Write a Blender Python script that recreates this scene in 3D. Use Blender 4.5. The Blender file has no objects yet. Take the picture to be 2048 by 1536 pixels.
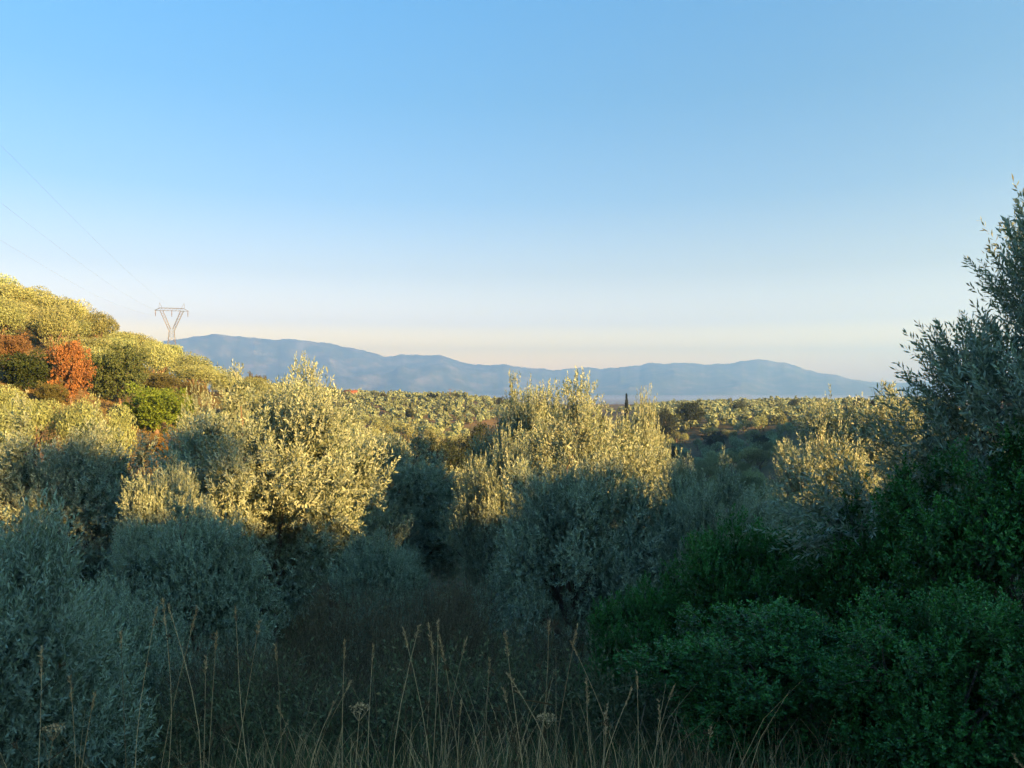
import bpy, math, random
import numpy as np
from mathutils import Vector

R = math.radians
SC = bpy.context.scene
COL = SC.collection

# ------------------------------------------------------------------ camera
FPX = 1547.0                      # focal length in pixels of the 2048 px wide photograph
HORIZON = 780.0
cam_d = bpy.data.cameras.new('camera')
cam = bpy.data.objects.new('camera', cam_d)
COL.objects.link(cam)
cam_d.sensor_width = 36.0
cam_d.lens = 36.0 * FPX / 2048.0
cam_d.clip_start = 0.05
cam_d.clip_end = 60000
cam.location = (0, 0, 0)
cam.rotation_euler = (R(90) + math.atan((HORIZON - 768) / FPX), 0, 0)
SC.camera = cam

# ------------------------------------------------------------------ light
SUN_ELEV = 14.0
SUN_AZ = 128.0                    # degrees clockwise from the viewing direction
world = bpy.data.worlds.new('World')
SC.world = world
world.use_nodes = True
wn = world.node_tree.nodes
wl = world.node_tree.links
wn.clear()
sky = wn.new('ShaderNodeTexSky')
sky.sky_type = 'NISHITA'
sky.sun_disc = False
sky.sun_elevation = R(SUN_ELEV)
sky.sun_rotation = R(SUN_AZ)
sky.altitude = 200
sky.air_density = 1.0
sky.dust_density = 1.2
sky.ozone_density = 1.6
bg = wn.new('ShaderNodeBackground')
bg.inputs['Strength'].default_value = 0.05
wo = wn.new('ShaderNodeOutputWorld')
# colour of the morning air by height above the horizon, the same all the way round
wtc = wn.new('ShaderNodeTexCoord'); wsep = wn.new('ShaderNodeSeparateXYZ'); wramp = wn.new('ShaderNodeValToRGB'); wmul = wn.new('ShaderNodeMix')
wmul.data_type = 'RGBA'; wmul.blend_type = 'MULTIPLY'; wmul.inputs[0].default_value = 1.0
wl.new(wtc.outputs['Generated'], wsep.inputs[0]); wl.new(wsep.outputs['Z'], wramp.inputs[0])
SKY_STOPS = [(0.0, (3.068, 1.5394, 0.3763)), (0.042, (3.0079, 1.555, 0.4004)), (0.084, (1.2031, 0.7405, 0.5719)), (0.147, (0.7238, 0.5295, 0.457)), (0.238, (0.4124, 0.4628, 0.4848)), (0.351, (0.2856, 0.4674, 0.5274)), (0.45, (0.2548, 0.5185, 0.6183))]
SKY_STOPS = SKY_STOPS + [(1.0, (SKY_STOPS[-1][1][0] * 0.4, SKY_STOPS[-1][1][1] * 0.85, SKY_STOPS[-1][1][2] * 1.15))]
we = wramp.color_ramp.elements
we[0].position, we[0].color = SKY_STOPS[0][0], (*SKY_STOPS[0][1], 1)
we[1].position, we[1].color = SKY_STOPS[-1][0], (*SKY_STOPS[-1][1], 1)
for p_, c_ in SKY_STOPS[1:-1]:
    w_ = we.new(p_); w_.color = (*c_, 1)
wl.new(sky.outputs[0], wmul.inputs[6]); wl.new(wramp.outputs[0], wmul.inputs[7])
wl.new(wmul.outputs[2], bg.inputs[0])
wl.new(bg.outputs[0], wo.inputs[0])

sun_d = bpy.data.lights.new('sun', 'SUN')
sun = bpy.data.objects.new('sun', sun_d)
COL.objects.link(sun)
sun_d.energy = 4.5
sun_d.angle = R(0.5)
sun_d.color = (1.0, 0.48, 0.14)
to_sun = Vector((math.sin(R(SUN_AZ)) * math.cos(R(SUN_ELEV)), math.cos(R(SUN_AZ)) * math.cos(R(SUN_ELEV)), math.sin(R(SUN_ELEV))))
sun.rotation_euler = to_sun.to_track_quat('Z', 'Y').to_euler()
sun.location = (0, 0, 60)

SC.view_settings.view_transform = 'Standard'
SC.view_settings.look = 'None'
SC.view_settings.gamma = 1.0
SC.view_settings.use_curve_mapping = False
SC.view_settings.exposure = 3.36
SC.render.engine = 'CYCLES'
cy = SC.cycles
cy.max_bounces = 6
cy.diffuse_bounces = 3
cy.glossy_bounces = 2
cy.transmission_bounces = 4
cy.volume_bounces = 1
cy.transparent_max_bounces = 4
cy.use_adaptive_sampling = True
cy.adaptive_threshold = 0.02
cy.use_denoising = True
cy.caustics_reflective = False
cy.caustics_refractive = False
cy.sample_clamp_indirect = 4.0

# ------------------------------------------------------------------ helpers
def tag(o, label=None, cat=None, group=None, kind=None):
    if label: o['label'] = label
    if cat: o['category'] = cat
    if group: o['group'] = group
    if kind: o['kind'] = kind
    return o

def link(name, data, parent=None):
    o = bpy.data.objects.new(name, data)
    COL.objects.link(o)
    if parent is not None: o.parent = parent
    return o

def make_mesh(name, V, F, mat=None, tint=None, smooth=False):
    """V (n,3) array, F (m,k) array of k-gons with a constant k."""
    V = np.asarray(V, dtype=np.float32); F = np.asarray(F, dtype=np.int32)
    me = bpy.data.meshes.new(name)
    me.vertices.add(len(V)); me.vertices.foreach_set('co', V.ravel())
    m, k = F.shape
    me.loops.add(m * k); me.loops.foreach_set('vertex_index', F.ravel())
    me.polygons.add(m)
    me.polygons.foreach_set('loop_start', np.arange(0, m * k, k, dtype=np.int32))
    me.polygons.foreach_set('loop_total', np.full(m, k, dtype=np.int32))
    if smooth: me.polygons.foreach_set('use_smooth', np.ones(m, dtype=bool))
    me.update(calc_edges=True)
    if tint is not None:
        a = me.attributes.new('tint', 'FLOAT', 'FACE')
        a.data.foreach_set('value', np.asarray(tint, dtype=np.float32))
    if mat: me.materials.append(mat)
    return me

def nrm(v):
    return v / np.maximum(np.linalg.norm(v, axis=-1, keepdims=True), 1e-9)

def tubes(paths, radii, sides=6):
    """paths: list of (n,3), radii: list of (n,). One set of quads for all of them."""
    Vs, Fs, off = [], [], 0
    for P, rad in zip(paths, radii):
        P = np.asarray(P, float); n = len(P)
        T = nrm(np.gradient(P, axis=0))
        ref = np.where(np.abs(T[:, 2:3]) > 0.9, np.array([[1.0, 0, 0]]), np.array([[0, 0, 1.0]]))
        A = nrm(np.cross(T, ref)); B = np.cross(T, A)
        ang = np.linspace(0, 2 * math.pi, sides, endpoint=False)
        ring = A[:, None] * np.cos(ang)[None, :, None] + B[:, None] * np.sin(ang)[None, :, None]
        V = P[:, None] + ring * np.asarray(rad)[:, None, None]
        Vs.append(V.reshape(-1, 3))
        i, j = np.meshgrid(np.arange(n - 1), np.arange(sides), indexing='ij')
        j2 = (j + 1) % sides
        Fs.append(np.stack([i * sides + j, i * sides + j2, (i + 1) * sides + j2, (i + 1) * sides + j], -1).reshape(-1, 4) + off)
        off += n * sides
    return np.concatenate(Vs), np.concatenate(Fs)

# ------------------------------------------------------------------ materials
def nodes_of(m):
    m.use_nodes = True
    nt = m.node_tree
    nt.nodes.clear()
    return nt, nt.nodes, nt.links

def leaf_mat(name, top, under, var=0.35, rough=0.5, trans=0.25, trans_col=None, objcol=False, spec=0.4, alt=None):
    m = bpy.data.materials.new(name)
    nt, N, L = nodes_of(m)
    out = N.new('ShaderNodeOutputMaterial')
    at = N.new('ShaderNodeAttribute'); at.attribute_name = 'tint'
    geo = N.new('ShaderNodeNewGeometry')
    mix = N.new('ShaderNodeMix'); mix.data_type = 'RGBA'
    mix.inputs[6].default_value = (*top, 1); mix.inputs[7].default_value = (*under, 1)
    L.new(geo.outputs['Backfacing'], mix.inputs[0])
    col = mix.outputs[2]
    if alt:
        mx = N.new('ShaderNodeMix'); mx.data_type = 'RGBA'
        ramp = N.new('ShaderNodeMapRange')
        ramp.inputs[1].default_value = 0.82; ramp.inputs[2].default_value = 1.0
        ramp.inputs[3].default_value = 0.0; ramp.inputs[4].default_value = 1.0
        L.new(at.outputs['Fac'], ramp.inputs[0]); L.new(ramp.outputs[0], mx.inputs[0])
        L.new(col, mx.inputs[6]); mx.inputs[7].default_value = (*alt, 1)
        col = mx.outputs[2]
    if objcol:
        oi = N.new('ShaderNodeObjectInfo')
        mu = N.new('ShaderNodeMix'); mu.data_type = 'RGBA'; mu.blend_type = 'MULTIPLY'; mu.inputs[0].default_value = 1
        L.new(col, mu.inputs[6]); L.new(oi.outputs['Color'], mu.inputs[7])
        col = mu.outputs[2]
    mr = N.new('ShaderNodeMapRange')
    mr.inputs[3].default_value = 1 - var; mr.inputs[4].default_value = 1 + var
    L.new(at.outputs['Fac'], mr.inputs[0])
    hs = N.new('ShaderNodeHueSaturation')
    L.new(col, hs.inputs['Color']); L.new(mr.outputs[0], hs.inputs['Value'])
    b = N.new('ShaderNodeBsdfPrincipled')
    b.inputs['Roughness'].default_value = rough
    b.inputs['Specular IOR Level'].default_value = spec
    L.new(hs.outputs[0], b.inputs['Base Color'])
    tr = N.new('ShaderNodeBsdfTranslucent')
    if trans_col:
        tm = N.new('ShaderNodeMix'); tm.data_type = 'RGBA'; tm.blend_type = 'MULTIPLY'; tm.inputs[0].default_value = 1
        L.new(hs.outputs[0], tm.inputs[6]); tm.inputs[7].default_value = (*trans_col, 1)
        L.new(tm.outputs[2], tr.inputs['Color'])
    else:
        L.new(hs.outputs[0], tr.inputs['Color'])
    ms = N.new('ShaderNodeMixShader'); ms.inputs[0].default_value = trans
    L.new(b.outputs[0], ms.inputs[1]); L.new(tr.outputs[0], ms.inputs[2])
    L.new(ms.outputs[0], out.inputs[0])
    return m

def noise_mat(name, stops, scale=5.0, detail=8, rough=0.9, bump=0.3, bump_scale=30.0, coord='Object', stretch=(1, 1, 1)):
    m = bpy.data.materials.new(name)
    nt, N, L = nodes_of(m)
    out = N.new('ShaderNodeOutputMaterial')
    tc = N.new('ShaderNodeTexCoord')
    mp = N.new('ShaderNodeMapping'); mp.inputs['Scale'].default_value = stretch
    L.new(tc.outputs[coord], mp.inputs[0])
    nz = N.new('ShaderNodeTexNoise'); nz.inputs['Scale'].default_value = scale; nz.inputs['Detail'].default_value = detail
    nz.inputs['Roughness'].default_value = 0.65
    L.new(mp.outputs[0], nz.inputs['Vector'])
    cr = N.new('ShaderNodeValToRGB')
    el = cr.color_ramp.elements
    el[0].position, el[0].color = stops[0][0], (*stops[0][1], 1)
    el[1].position, el[1].color = stops[-1][0], (*stops[-1][1], 1)
    for p, c in stops[1:-1]:
        e = el.new(p); e.color = (*c, 1)
    L.new(nz.outputs['Fac'], cr.inputs[0])
    b = N.new('ShaderNodeBsdfPrincipled'); b.inputs['Roughness'].default_value = rough
    b.inputs['Specular IOR Level'].default_value = 0.2
    L.new(cr.outputs[0], b.inputs['Base Color'])
    n2 = N.new('ShaderNodeTexNoise'); n2.inputs['Scale'].default_value = bump_scale; n2.inputs['Detail'].default_value = 6
    L.new(mp.outputs[0], n2.inputs['Vector'])
    bp = N.new('ShaderNodeBump'); bp.inputs['Strength'].default_value = bump; bp.inputs['Distance'].default_value = 0.1
    L.new(n2.outputs['Fac'], bp.inputs['Height']); L.new(bp.outputs[0], b.inputs['Normal'])
    L.new(b.outputs[0], out.inputs[0])
    return m

M = {}
M['olive'] = leaf_mat('olive_leaf', (0.158, 0.240, 0.172), (0.215, 0.305, 0.240), var=0.55, rough=0.5, trans=0.22,
                      trans_col=(1.5, 1.15, 0.45), spec=0.3)
M['olive_far'] = leaf_mat('olive_leaf_far', (0.135, 0.200, 0.120), (0.165, 0.235, 0.160), var=0.55, rough=0.6, trans=0.2,
                          trans_col=(1.2, 1.1, 0.5), objcol=True, spec=0.2)
M['mastic'] = leaf_mat('mastic_leaf', (0.026, 0.120, 0.022), (0.036, 0.145, 0.036), var=0.85, rough=0.45, trans=0.2,
                       trans_col=(1.3, 1.5, 0.5), spec=0.35, alt=(0.05, 0.16, 0.02))
M['broad'] = leaf_mat('broad_leaf', (1, 1, 1), (1.1, 1.1, 1.1), var=0.45, rough=0.6, trans=0.3, objcol=True, spec=0.25)
M['straw'] = leaf_mat('dry_straw', (0.38, 0.27, 0.14), (0.36, 0.255, 0.13), var=0.75, rough=0.7, trans=0.15, spec=0.2)
M['grass'] = leaf_mat('grass_blade', (0.06, 0.10, 0.04), (0.065, 0.105, 0.042), var=0.6, rough=0.6, trans=0.3, spec=0.3,
                      alt=(0.09, 0.075, 0.04))
M['thicket'] = leaf_mat('dry_thicket', (0.130, 0.112, 0.070), (0.138, 0.120, 0.075), var=0.75, rough=0.8, trans=0.15, spec=0.1,
                        alt=(0.05, 0.085, 0.03))
M['scrub'] = leaf_mat('dry_scrub', (0.10, 0.095, 0.04), (0.10, 0.095, 0.04), var=0.6, rough=0.8, trans=0.15, spec=0.1, alt=(0.05, 0.075, 0.02))
M['weed'] = leaf_mat('weed_leaf', (0.10, 0.125, 0.06), (0.105, 0.13, 0.065), var=0.75, rough=0.7, trans=0.2, spec=0.2, alt=(0.17, 0.12, 0.06))
M['bark'] = noise_mat('olive_bark', [(0.3, (0.05, 0.042, 0.033)), (0.7, (0.17, 0.145, 0.115))], scale=9, bump=0.6, bump_scale=25,
                      stretch=(1, 1, 0.3))

# ------------------------------------------------------------------ terrain
TH = np.array([-180, -135, -90, -60, -40, -33, -25, -17, -10, -3, 5, 12, 20, 28, 34, 45, 60, 90, 135, 180], float)
RR = np.array([0, 3, 6, 10, 16, 25, 40, 60, 90, 130, 200, 300, 420, 600, 1000, 2000, 22000], float)
TAB = np.array([
 #  -180  -135   -90   -60   -40   -33   -25   -17   -10    -3     5    12    20    28    34    45    60    90   135   180
 [ -1.6,  -1.6,  -1.6,  -1.6,  -1.6,  -1.6,  -1.6,  -1.6,  -1.6,  -1.6,  -1.6,  -1.6,  -1.6,  -1.6,  -1.6,  -1.6,  -1.6,  -1.6,  -1.6,  -1.6],
 [ -1.6,  -1.6,  -1.7,  -1.8,  -1.8,  -1.8,  -1.8,  -1.7,  -1.7,  -1.7,  -1.7,  -1.7,  -1.6,  -1.6,  -1.6,  -1.6,  -1.6,  -1.6,  -1.6,  -1.6],
 [ -1.5,  -1.6,  -2.2,  -2.6,  -2.6,  -2.7,  -2.8,  -2.8,  -2.8,  -2.8,  -2.8,  -2.7,  -2.4,  -2.2,  -2.0,  -1.9,  -1.8,  -1.6,  -1.3,  -1.4],
 [ -0.5,  -1.0,  -3.0,  -3.8,  -4.0,  -4.2,  -4.3,  -4.4,  -4.3,  -4.3,  -4.4,  -4.2,  -3.8,  -3.4,  -3.0,  -2.5,  -2.0,  -1.2,   0.2,  -0.4],
 [  1.5,   0.0,  -3.6,  -4.6,  -5.0,  -5.3,  -5.5,  -5.6,  -5.5,  -5.5,  -5.6,  -5.6,  -5.4,  -5.0,  -4.4,  -3.2,  -1.2,   1.2,   4.0,   2.5],
 [  4.5,   2.0,  -3.6,  -5.2,  -5.6,  -5.8,  -6.2,  -6.6,  -6.8,  -6.8,  -7.0,  -7.2,  -7.2,  -6.6,  -5.6,  -3.4,   0.2,   3.2,   7.2,   5.2],
 [  8.5,   5.0,  -2.6,  -4.8,  -5.2,  -5.2,  -6.0,  -7.2,  -8.4,  -8.8,  -9.0,  -9.4,  -9.4,  -8.4,  -6.8,  -3.0,   2.5,   6.0,  12.4,   7.8],
 [ 10.0,   8.0,  -0.5,  -2.0,  -2.5,  -3.2,  -5.0,  -7.8, -10.4, -11.4, -11.8, -11.8, -11.6, -10.0,  -8.0,  -1.6,   5.0,   7.7,  13.8,   9.7],
 [ 11.0,  10.0,   5.0,   5.0,   7.0,   4.2,  -1.2,  -7.2, -12.6, -14.4, -15.5, -15.2, -13.2, -12.0,  -8.5,   1.5,   8.5,   9.0,  14.6,  10.2],
 [ 12.0,  12.0,  12.0,  13.0,  12.5,   9.8,   2.6,  -4.0, -12.2, -16.6, -18.5, -17.5, -13.4, -13.0,  -7.5,  10.0,  13.0,  11.5,  13.0,  11.0],
 [ 12.0,  12.0,  16.0,  16.0,  11.0,   5.5,  -2.0,  -7.0, -12.9, -18.0, -21.0, -20.0, -14.2, -12.0,  -6.0,  17.0,  18.0,  13.0,  12.0,  12.0],
 [ 12.0,  12.0,  16.0,  16.0,  10.0,   5.0,  -2.0,  -7.0,  -9.6, -14.5, -19.0, -11.5,  -9.8,  -8.5,  -5.0,  12.0,  15.0,  12.0,  12.0,  12.0],
 [ 10.0,  10.0,  12.0,  10.0,   6.0,   2.0,  -2.0,  -0.2,  -4.5,  -6.5, -16.0, -11.0,  -9.2,  -8.2,  -5.0,   2.0,   8.0,  10.0,  10.0,  10.0],
 [  5.0,   5.0,   5.0,   2.0,   0.0,  -3.0,  -6.0,  -7.0,  -8.5, -11.0, -18.0, -12.0, -10.5,  -9.5,  -6.0,   0.0,   4.0,   5.0,   5.0,   5.0],
 [-20.0, -20.0, -20.0, -20.0, -20.0, -20.0, -20.0, -20.0, -20.0, -20.0, -20.0, -20.0, -20.0, -20.0, -20.0, -20.0, -20.0, -20.0, -20.0, -20.0],
 [-60.0, -60.0, -60.0, -60.0, -60.0, -60.0, -60.0, -60.0, -60.0, -60.0, -60.0, -60.0, -60.0, -60.0, -60.0, -60.0, -60.0, -60.0, -60.0, -60.0],
 [-60.0, -60.0, -60.0, -60.0, -60.0, -60.0, -60.0, -60.0, -60.0, -60.0, -60.0, -60.0, -60.0, -60.0, -60.0, -60.0, -60.0, -60.0, -60.0, -60.0]], float)

def _cubic(t):
    return (-0.5*t + t*t - 0.5*t**3, 1 - 2.5*t*t + 1.5*t**3, 0.5*t + 2*t*t - 1.5*t**3, -0.5*t*t + 0.5*t**3)

_rng0 = np.random.default_rng(5)
_W = [(_rng0.normal(size=2), _rng0.uniform(0, 6.28)) for _ in range(10)]

def ground_h(x, y):
    x = np.asarray(x, float); y = np.asarray(y, float)
    r = np.hypot(x, y); th = np.degrees(np.arctan2(x, y))
    i = np.clip(np.searchsorted(TH, th, side='right') - 1, 0, len(TH) - 2)
    t = (th - TH[i]) / (TH[i+1] - TH[i])
    j = np.clip(np.searchsorted(RR, r, side='right') - 1, 0, len(RR) - 2)
    s = np.clip((r - RR[j]) / (RR[j+1] - RR[j]), 0, 1)
    wt = _cubic(t); ws = _cubic(s)
    out = 0.0
    for a in range(4):
        jj = np.clip(j + a - 1, 0, len(RR) - 1)
        row = 0.0
        for b in range(4):
            ii = i + b - 1
            ii = np.where(ii < 0, len(TH) - 2, ii); ii = np.where(ii > len(TH) - 1, 1, ii)
            row = row + wt[b] * TAB[jj, ii]
        out = out + ws[a] * row
    amp = np.clip((r - 4) / 60, 0, 1) * np.clip((1500 - r) / 900, 0, 1)
    nz = 0.0
    for k, (w, ph) in enumerate(_W):
        f = 0.035 * 1.45 ** k
        nz = nz + np.sin((x * w[0] + y * w[1]) * f + ph) / (1.35 ** k)
    return out + nz * 0.32 * amp

def gz(x, y): return float(ground_h(x, y))

def build_ground():
    rs = np.concatenate([[0.02], np.arange(0.5, 12, 0.5), np.geomspace(12, 700, 130), np.geomspace(730, 26000, 45)])
    th = np.radians(np.concatenate([np.arange(-180, -42, 3.0), np.arange(-42, 42, 0.5), np.arange(42, 180, 3.0)]))
    Rg, Tg = np.meshgrid(rs, th, indexing='ij')
    X = Rg * np.sin(Tg); Y = Rg * np.cos(Tg)
    Z = ground_h(X, Y)
    V = np.stack([X, Y, Z], -1).reshape(-1, 3)
    n, k = len(rs), len(th)
    i, j = np.meshgrid(np.arange(n - 1), np.arange(k), indexing='ij')
    j2 = (j + 1) % k
    F = np.stack([i*k + j, i*k + j2, (i+1)*k + j2, (i+1)*k + j], -1).reshape(-1, 4)[:, ::-1]
    return V, F

m = bpy.data.materials.new('hill_ground')
nt, N, L = nodes_of(m)
out = N.new('ShaderNodeOutputMaterial'); b = N.new('ShaderNodeBsdfPrincipled'); b.inputs['Roughness'].default_value = 0.95
b.inputs['Specular IOR Level'].default_value = 0.1
tc = N.new('ShaderNodeTexCoord')
n1 = N.new('ShaderNodeTexNoise'); n1.inputs['Scale'].default_value = 0.05; n1.inputs['Detail'].default_value = 10; n1.inputs['Roughness'].default_value = 0.7
n2 = N.new('ShaderNodeTexNoise'); n2.inputs['Scale'].default_value = 1.3; n2.inputs['Detail'].default_value = 8
n3 = N.new('ShaderNodeTexNoise'); n3.inputs['Scale'].default_value = 0.0016; n3.inputs['Detail'].default_value = 6
for n in (n1, n2, n3): L.new(tc.outputs['Object'], n.inputs['Vector'])
r1 = N.new('ShaderNodeValToRGB')
e = r1.color_ramp.elements
e[0].position = 0.32; e[0].color = (0.045, 0.060, 0.024, 1)
e[1].position = 0.68; e[1].color = (0.13, 0.105, 0.06, 1)
q = e.new(0.5); q.color = (0.085, 0.080, 0.042, 1)
L.new(n1.outputs['Fac'], r1.inputs[0])
r2 = N.new('ShaderNodeMapRange'); r2.inputs[1].default_value = 0.3; r2.inputs[2].default_value = 0.7
r2.inputs[3].default_value = 0.65; r2.inputs[4].default_value = 1.25
L.new(n2.outputs['Fac'], r2.inputs[0])
hs = N.new('ShaderNodeHueSaturation'); L.new(r1.outputs[0], hs.inputs['Color']); L.new(r2.outputs[0], hs.inputs['Value'])
L.new(hs.outputs[0], b.inputs['Base Color'])
bp = N.new('ShaderNodeBump'); bp.inputs['Strength'].default_value = 0.7; bp.inputs['Distance'].default_value = 0.3
L.new(n2.outputs['Fac'], bp.inputs['Height']); L.new(bp.outputs[0], b.inputs['Normal'])
L.new(b.outputs[0], out.inputs[0])
M['ground'] = m
V, F = build_ground()
tag(link('ground', make_mesh('ground', V, F, M['ground'], smooth=True)), 'dry grassy hillside dropping into an olive valley', kind='structure')

# ------------------------------------------------------------------ mountains
RIDGE = [(-2600, 740), (-1200, 700), (-400, 690), (100, 700), (250, 690), (345, 680), (400, 670), (440, 668), (480, 672), (520, 677), (590, 678), (640, 683),
         (700, 694), (750, 706), (780, 713), (800, 709), (830, 708), (890, 711), (930, 726), (955, 729), (1000, 728), (1060, 735), (1100, 739),
         (1150, 736), (1180, 733), (1210, 738), (1250, 732), (1290, 729), (1300, 725), (1330, 726), (1380, 725), (1420, 728), (1455, 727),
         (1480, 721), (1510, 718), (1540, 720), (1570, 724), (1610, 738), (1650, 746), (1700, 756), (1740, 763), (1760, 765), (1790, 763), (1815, 765), (1835, 761),
         (1900, 766), (2048, 764), (2400, 745), (3200, 720), (4600, 740)]
def build_mountains(D=8200.0):
    px = np.array([a for a, _ in RIDGE], float); py = np.array([b_ for _, b_ in RIDGE], float)
    th_r = np.arctan((px - 1024) / FPX)
    elev = (HORIZON - py) / FPX * np.cos(th_r)      # height per metre of slant distance
    th = np.linspace(th_r[0], th_r[-1], 1500)
    el = np.interp(th, th_r, elev)
    el = np.convolve(np.pad(el, 4, mode='edge'), np.ones(9) / 9, mode='valid')
    rng = np.random.default_rng(3)
    fine = np.zeros_like(th)
    for k in range(8):
        fine += (1 - 2 * np.abs(np.sin(th * 70 * 1.65 ** k + rng.uniform(0, 6)))) * 0.62 ** k
    top = D * el + fine * 5.0
    rows = np.linspace(0, 1.35, 70)                  # 0 foot, 1 ridge, beyond: the far side
    foot = D * 0.74
    Rg = foot + (D - foot) * rows
    T, S = np.meshgrid(th, rows)
    RAD = np.broadcast_to(Rg[:, None], T.shape)
    # spurs: ridges running down towards the viewer, wandering sideways
    sp = np.zeros_like(T); a = 1.0
    for k in range(6):
        f = 11 * 1.8 ** k
        ph = rng.uniform(0, 6)
        wob = 0.9 * np.sin(S * (3 + k) + ph * 2 + T * f * 0.37) + 1.6 * (1 - S) * math.sin(ph * 3)
        sp += a * (1 - 2 * np.abs(np.sin(T * f + ph + wob)))
        a *= 0.42
    base = -62.0
    prof = np.where(S <= 1, S ** 1.15, 1 - (S - 1) * 1.5)
    H = base + (top[None] - base) * prof
    env = np.clip(4 * S * (1 - S), 0, 1)
    H = H + sp * env * (top[None] - base) * 0.19
    H = np.where(S < 0.001, base - 5, H)
    V = np.stack([RAD * np.sin(T), RAD * np.cos(T), H], -1).reshape(-1, 3)
    n, k = T.shape
    i, j = np.meshgrid(np.arange(n - 1), np.arange(k - 1), indexing='ij')
    F = np.stack([i*k + j, (i+1)*k + j, (i+1)*k + j + 1, i*k + j + 1], -1).reshape(-1, 4)[:, ::-1]
    return V, F
V, F = build_mountains()
M['mountain'] = noise_mat('mountain_slope', [(0.36, (0.018, 0.035, 0.033)), (0.50, (0.045, 0.064, 0.058)), (0.66, (0.12, 0.13, 0.12))],
                          scale=0.006, detail=12, bump=0.2, bump_scale=0.01)  # palest tone puts sunlit rocky streaks into the slope colour
tag(link('mountains', make_mesh('mountains', V, F, M['mountain'], smooth=True)), 'long blue mountain range across the valley', kind='structure')

# ------------------------------------------------------------------ lake
m = bpy.data.materials.new('lake_water')
nt, N, L = nodes_of(m)
out = N.new('ShaderNodeOutputMaterial'); b = N.new('ShaderNodeBsdfPrincipled')
b.inputs['Base Color'].default_value = (0.05, 0.09, 0.12, 1); b.inputs['Roughness'].default_value = 0.12; b.inputs['IOR'].default_value = 1.33
tc = N.new('ShaderNodeTexCoord'); nz = N.new('ShaderNodeTexNoise'); nz.inputs['Scale'].default_value = 0.02; nz.inputs['Detail'].default_value = 4
bp = N.new('ShaderNodeBump'); bp.inputs['Strength'].default_value = 0.05; bp.inputs['Distance'].default_value = 1
L.new(tc.outputs['Object'], nz.inputs['Vector']); L.new(nz.outputs['Fac'], bp.inputs['Height']); L.new(bp.outputs[0], b.inputs['Normal'])
L.new(b.outputs[0], out.inputs[0])
a = np.linspace(0, 2 * math.pi, 90, endpoint=False)
rad = 1 + 0.12 * np.sin(3 * a + 1) + 0.07 * np.sin(7 * a) + 0.04 * np.sin(13 * a + 2)
cx, cy_ = 1750, 4850
V = np.stack([cx + np.cos(a) * 1000 * rad, cy_ + np.sin(a) * 820 * rad, np.full(90, -59.4)], -1)
V = np.vstack([V, [[cx, cy_, -59.4]]])
F = np.array([[k, (k + 1) % 90, 90] for k in range(90)])
tag(link('lake', make_mesh('lake', V, F, m)), 'pale lake on the plain below the mountains', kind='structure')

# ------------------------------------------------------------------ foliage
def leaves(P, D, Ls, k, ll, lw, rng, spread=0.75, droop=0.0, fold=0.25, jit=0.25, curl=0.0):
    """k leaves along each shoot (P base, D direction, Ls length); every leaf a folded lance of two triangles."""
    n = len(P)
    ref = nrm(rng.normal(size=(n, 3)))
    A = nrm(np.cross(D, ref)); B = np.cross(D, A)
    t = (np.arange(k) + 0.5) / k
    t = np.broadcast_to(t, (n, k)) + rng.uniform(-0.3, 0.3, (n, k)) / k
    ph = (np.arange(k) // 2) * (math.pi / 2) + (np.arange(k) % 2) * math.pi
    ph = ph[None] + rng.normal(0, 0.35, (n, k))
    rad = A[:, None] * np.cos(ph)[..., None] + B[:, None] * np.sin(ph)[..., None]
    pos = P[:, None] + D[:, None] * (Ls[:, None] * t)[..., None]
    pos[..., 2] -= droop * (Ls[:, None] * t) ** 2
    sp = spread * (1.15 - 0.55 * t)[..., None]
    d = nrm(D[:, None] * (1 - sp * 0.45) + rad * sp + rng.normal(0, jit, (n, k, 3)))
    side = nrm(np.cross(d, rad + rng.normal(0, 0.5, (n, k, 3))))
    up = np.cross(side, d)
    l = ll * rng.uniform(0.7, 1.2, (n, k, 1)); w = lw * rng.uniform(0.75, 1.2, (n, k, 1)) * 0.5
    v0 = pos
    mid = pos + d * l * 0.48
    v1 = mid + side * w + up * w * fold
    v3 = mid - side * w + up * w * fold
    v2 = pos + d * l - up * l * curl
    V = np.stack([v0, v1, v2, v3], 2).reshape(-1, 3)
    m_ = n * k
    F = np.arange(m_ * 4).reshape(m_, 4)
    return V, F

def stems(P, D, Ls, r, droop=0.0):
    """a thin three-sided twig per shoot"""
    n = len(P)
    ref = np.where(np.abs(D[:, 2:3]) > 0.9, np.array([[1.0, 0, 0]]), np.array([[0, 0, 1.0]]))
    A = nrm(np.cross(D, ref)); B = np.cross(D, A)
    E = P + D * Ls[:, None]; E = E.copy(); E[:, 2] -= droop * Ls ** 2
    V = []
    for q in range(3):
        o = (A * math.cos(q * 2.094) + B * math.sin(q * 2.094)) * r
        V.append(P + o); V.append(E + o * 0.4)
    V = np.stack(V, 1).reshape(-1, 3)
    b0 = (np.arange(n) * 6)[:, None]
    F = np.concatenate([b0 + np.array([[0, 2, 3, 1]]), b0 + np.array([[2, 4, 5, 3]]), b0 + np.array([[4, 0, 1, 5]])])
    return V, F

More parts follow.
